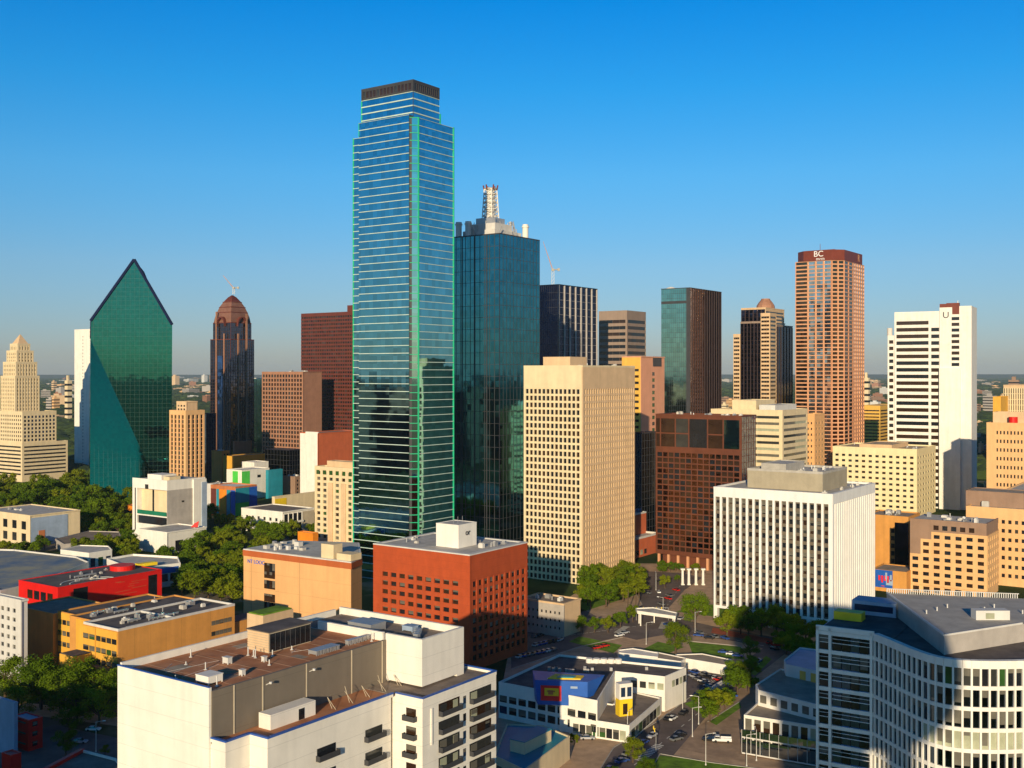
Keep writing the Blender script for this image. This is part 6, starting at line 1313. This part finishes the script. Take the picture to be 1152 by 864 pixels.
for p0, p1, hd, n, lb in (((668, 880), (742, 824), 35, 5, 'on the main street beside the bottom lawn'), ((748, 818), (862, 738), 35, 7, 'on the main street beside the right verge'), ((780, 762), (800, 774), 125, 5, 'in the museum parking lot beside the white garden wall'), ((780, 757), (822, 770), 125, 6, 'in the far row of the museum parking lot'), ((735, 692), (762, 660), 120, 5, 'on the boulevard between the lawn and the white columns'), ((745, 704), (900, 738), -25, 7, 'on the far road in front of the striped white block'), ((560, 860), (640, 852), 0, 4, 'on the paved yard by the teal roofed building'), ((876, 722), (905, 728), 0, 4, 'by the corner of the striped white block')):
    for i in range(n):
        f = (i + rc.uniform(.1, .9)) / n; c_ = rc.choice(['white', 'silver', 'blue', 'black', 'grey', 'red'])
        car(p0[0] + (p1[0] - p0[0]) * f + rc.uniform(-2, 2), p0[1] + (p1[1] - p0[1]) * f + rc.uniform(-1, 1), 90 - hd + rc.choice((0, 180)) if abs(hd) < 60 else hd, c_, c_ + ' car ' + lb, c_ + ' cars ' + lb)
for k_, (p, q) in enumerate((((742, 838), (716, 858)), ((694, 712), (706, 704)), ((748, 700), (744, 708)))):     # zebra crossings
    P_, Q_ = G(*p), G(*q); L = math.hypot(Q_[0] - P_[0], Q_[1] - P_[1]); d = ((Q_[0] - P_[0]) / L, (Q_[1] - P_[1]) / L); b = MB()
    for i in range(int(L / 1.4)): b.obox(P_, d, i * 1.4, i * 1.4 + .7, -1.5, 1.5, .075, .08)
    tag(b.build('crosswalk', 'paint_line'), kind='structure')
for px, py, a, lb in ((738, 846, 90, 'traffic signal on a mast arm at the lower street corner'), (716, 698, 0, 'traffic signal on a mast arm at the junction by the row of trees'), (752, 698, 180, 'traffic signal beside the pedestrian canopy')):
    X, Y = G(px, py); r = empty('traffic_signal', (X, Y, 0), R(a)); tag(r, lb, 'traffic light')
    b = MB(); b.tube((0, 0, 0), (0, 0, 6), .12, .1, 8); b.tube((0, 0, 5.8), (6, 0, 6.2), .08, .06, 6); b.build('pole', 'metal', r)
    for x in (3.2, 5.6): b = MB(); b.box(x - .2, x + .2, -.18, .18, 5.1, 6.2); b.build('signal_head', 'yellow_paint', r)
# street lamps
pm = MB(); pm.tube((0, 0, 0), (0, 0, 9.2), .13, .08, 8); pm.cyl(0, 0, .25, .2, 0, .5, 8); am = MB(); am.tube((0, 0, 9.1), (2.2, 0, 9.5), .07, .05, 6); hm = MB(); hm.hexa([(2.0, -.18, 9.38), (3.0, -.14, 9.42), (3.0, .14, 9.42), (2.0, .18, 9.38), (2.1, -.12, 9.6), (2.9, -.1, 9.58), (2.9, .1, 9.58), (2.1, .12, 9.6)])
PMm, AMm, HMm = pm.mesh('pole', 'offwhite'), am.mesh('arm', 'offwhite'), hm.mesh('lamp_head', 'metal')
for px, py, a, lb in ((779, 829, 0, 'street lamp with an arm at the corner above the black cars'), (786, 815, 180, 'street lamp at the tip of the verge trees'), (794, 861, 0, 'street lamp rising from the bottom lawn, left one'), (840, 862, 0, 'street lamp on the bottom lawn, right one'), (851, 856, 90, 'slim post in front of the glass balconies'), (727, 725, 0, 'street lamp in the middle of the junction'), (738, 664, 90, 'tall street lamp on the boulevard'), (746, 694, 180, 'lamp post beside the pedestrian canopy'), (782, 712, 0, 'lamp post on the lawn below the broad round tree'), (108, 846, 0, 'street lamp on the shaded street at the lower left'), (74, 806, 0, 'lamp post under the trees at the lower left'), (768, 800, 55, 'lamp post at the right corner of the exhibition building'), (706, 834, 55, 'slim pale post before the terrace pavilion')):
    X, Y = G(px, py); r = empty('street_lamp', (X, Y, 0), R(a)); tag(r, lb, 'street lamp')
    for nme, me in (('pole', PMm), ('arm', AMm), ('lamp_head', HMm)): o = bpy.data.objects.new(nme, me); C.objects.link(o); o.parent = r

# ================================================================ FAR CITY
rf = random.Random(99); BM = {}
def far_mesh(kind, m):
    if (kind, m) in BM: return BM[kind, m]
    b = MB(); b.box(0, 1, 0, 1, 0, 1); n = 3 + kind * 2
    if kind < 3: b.box(.2, .55, .3, .7, 1, 1.12)
    for f in range(n): b.box(-.012, 1.0, -.012, 1.0, (f + .1) / n, (f + .45) / n, 1) if kind else None
    BM[kind, m] = b.mesh('far_building', [m, 'win_dark']); return BM[kind, m]
cnt = 0
zones = [(55, 100, 424, 447, 22), (195, 240, 424, 450, 22), (0, 100, 446, 520, 22), (228, 300, 446, 505, 20), (805, 830, 424, 470, 12), (968, 1002, 430, 500, 40), (1094, 1152, 428, 560, 60), (700, 760, 440, 640, 14), (295, 345, 424, 440, 8), (228, 345, 470, 545, 16)]
for x0, x1, y0, y1, n in zones:
    k = 0
    for _ in range(n * 20):
        if k >= n: break
        px, py = rf.uniform(x0, x1), y0 + (y1 - y0) * rf.random() ** 1.3; X, Y = G(px, py)
        if Y < 900 or Y > 22000 or blocked(X, Y, 30): continue
        wd = rf.uniform(6, 16) * Y / F * (.7 if Y < 2500 else 1); wd = min(wd, 240); dpt = wd * rf.uniform(.5, 1); h_ = rf.choice([6, 8, 10, 14, 20]) * (1 if Y < 3000 else 2.2)
        if rf.random() < .06 and Y > 2000: h_ *= 3.0; wd *= .5
        FOOT.append((X, Y, R(55), 0, wd, 0, dpt)); k += 1; cnt += 1
        m = rf.choice(['tan', 'grey_wall', 'offwhite', 'brown_grid', 'orange_tan', 'mauve_brown', 'tan', 'grey_wall']); kd = rf.choice((0, 1, 2))
        o = bpy.data.objects.new('distant_building', far_mesh(kd, m)); C.objects.link(o); o.location = (X, Y, 0); o.rotation_euler = (0, 0, R(55 + rf.choice((0, 0, -20)))); o.scale = (wd, dpt, h_)
        where = 'far left, beside the cream stepped tower and narrow slab' if px < 100 else 'behind the orange brown mid-rise and crowned tower' if px < 350 else 'in the middle gap by the stepped dark tower' if px < 900 else 'between the copper and white towers' if px < 1010 else 'beyond the white tower at the far right'
        tag(o, 'distant low building in the haze, ' + where, 'building', 'distant buildings ' + where)
# named distant ones
for px, pt, pb, w_, lb in ((76, 428, 462, 8, 'small pale far block standing between the cream stepped tower and the narrow slab'), (977, 425, 432, 9, 'pinkish far tower on the horizon right of the copper tower'), (817, 455, 475, 9, 'cream block seen in the gap left of the stepped dark tower')):
    X, Y = (px - 576) / F * 2600, 2600; o = bpy.data.objects.new('distant_building', far_mesh(2, 'cream')); C.objects.link(o); o.location = (X, Y, 0); o.rotation_euler = (0, 0, R(55)); o.scale = (w_ * 2.1 * .7, w_ * 2.1 * .7, HT(pt, 2600)); tag(o, lb, 'building')
# far woods: one mass of leaf clumps
b = MB()
for i in range(20000):
    d_ = 1300 * (25000 / 1300) ** (rf.random() ** .9); an = rf.uniform(-.47, .47); X, Y = d_ * math.sin(an), d_ * math.cos(an)
    if Y < 2200 and blocked(X, Y, 12): continue
    sz = rf.uniform(8, 15) * (1 + d_ / 3500); hh = rf.uniform(8, 13) * (1 + d_ / 14000)
    pts = [(X + sz * math.cos(a * 1.047 + d_) * rf.uniform(.7, 1.2), Y + sz * math.sin(a * 1.047 + d_) * rf.uniform(.7, 1.2)) for a in range(6)]
    b0 = len(b.v); b.v += [(x, y, -.5) for x, y in pts] + [(X + (x - X) * .95, Y + (y - Y) * .95, hh * rf.uniform(.5, .8)) for x, y in pts] + [(X, Y, hh)]
    for a in range(6): c_ = (a + 1) % 6; b.f += [(b0 + a, b0 + c_, b0 + 6 + c_, b0 + 6 + a), (b0 + 6 + a, b0 + 6 + c_, b0 + 12)]; b.mi += [0, 0]
mat('far_wood', (.025, .05, .012), .95, scale=.01, col2=(.055, .085, .018)); o = b.build('woodland', 'far_wood'); tag(o, 'dark green woodland and suburb trees spreading to the horizon', 'woodland', None, 'stuff')
b = MB()
for (x0, y0, x1, h_) in ((-16000, 22000, 16000, 75),): b.hexa([(x0, y0, 0), (x1, y0, 0), (x1, y0 + 3000, 0), (x0, y0 + 3000, 0), (x0, y0 + 1000, h_), (x1, y0 + 1000, h_ + 25), (x1, y0 + 2000, h_ + 10), (x0, y0 + 2000, h_ + 10)])
mat('hill', (.03, .05, .03), 1); tag(b.build('hills', 'hill'), kind='structure')
# haze
HAZE = 1
if HAZE:
    b = MB(); b.box(-31000, 31000, -31000, 31000, -1, 330); o = b.build('haze', None) if False else None
    me = b.mesh('haze', []); o = bpy.data.objects.new('haze', me); C.objects.link(o); tag(o, 'thin blue haze over the far city', 'haze', None, 'stuff')
    m = bpy.data.materials.new('haze'); m.use_nodes = True; n = m.node_tree.nodes; n.clear(); v = n.new('ShaderNodeVolumePrincipled'); v.inputs['Color'].default_value = (.70, .88, 1, 1); v.inputs['Density'].default_value = 2.1e-5; v.inputs['Anisotropy'].default_value = 0
    ou = n.new('ShaderNodeOutputMaterial'); m.node_tree.links.new(v.outputs[0], ou.inputs['Volume']); me.materials.append(m)
print('far', cnt, 'objects', len(bpy.data.objects))
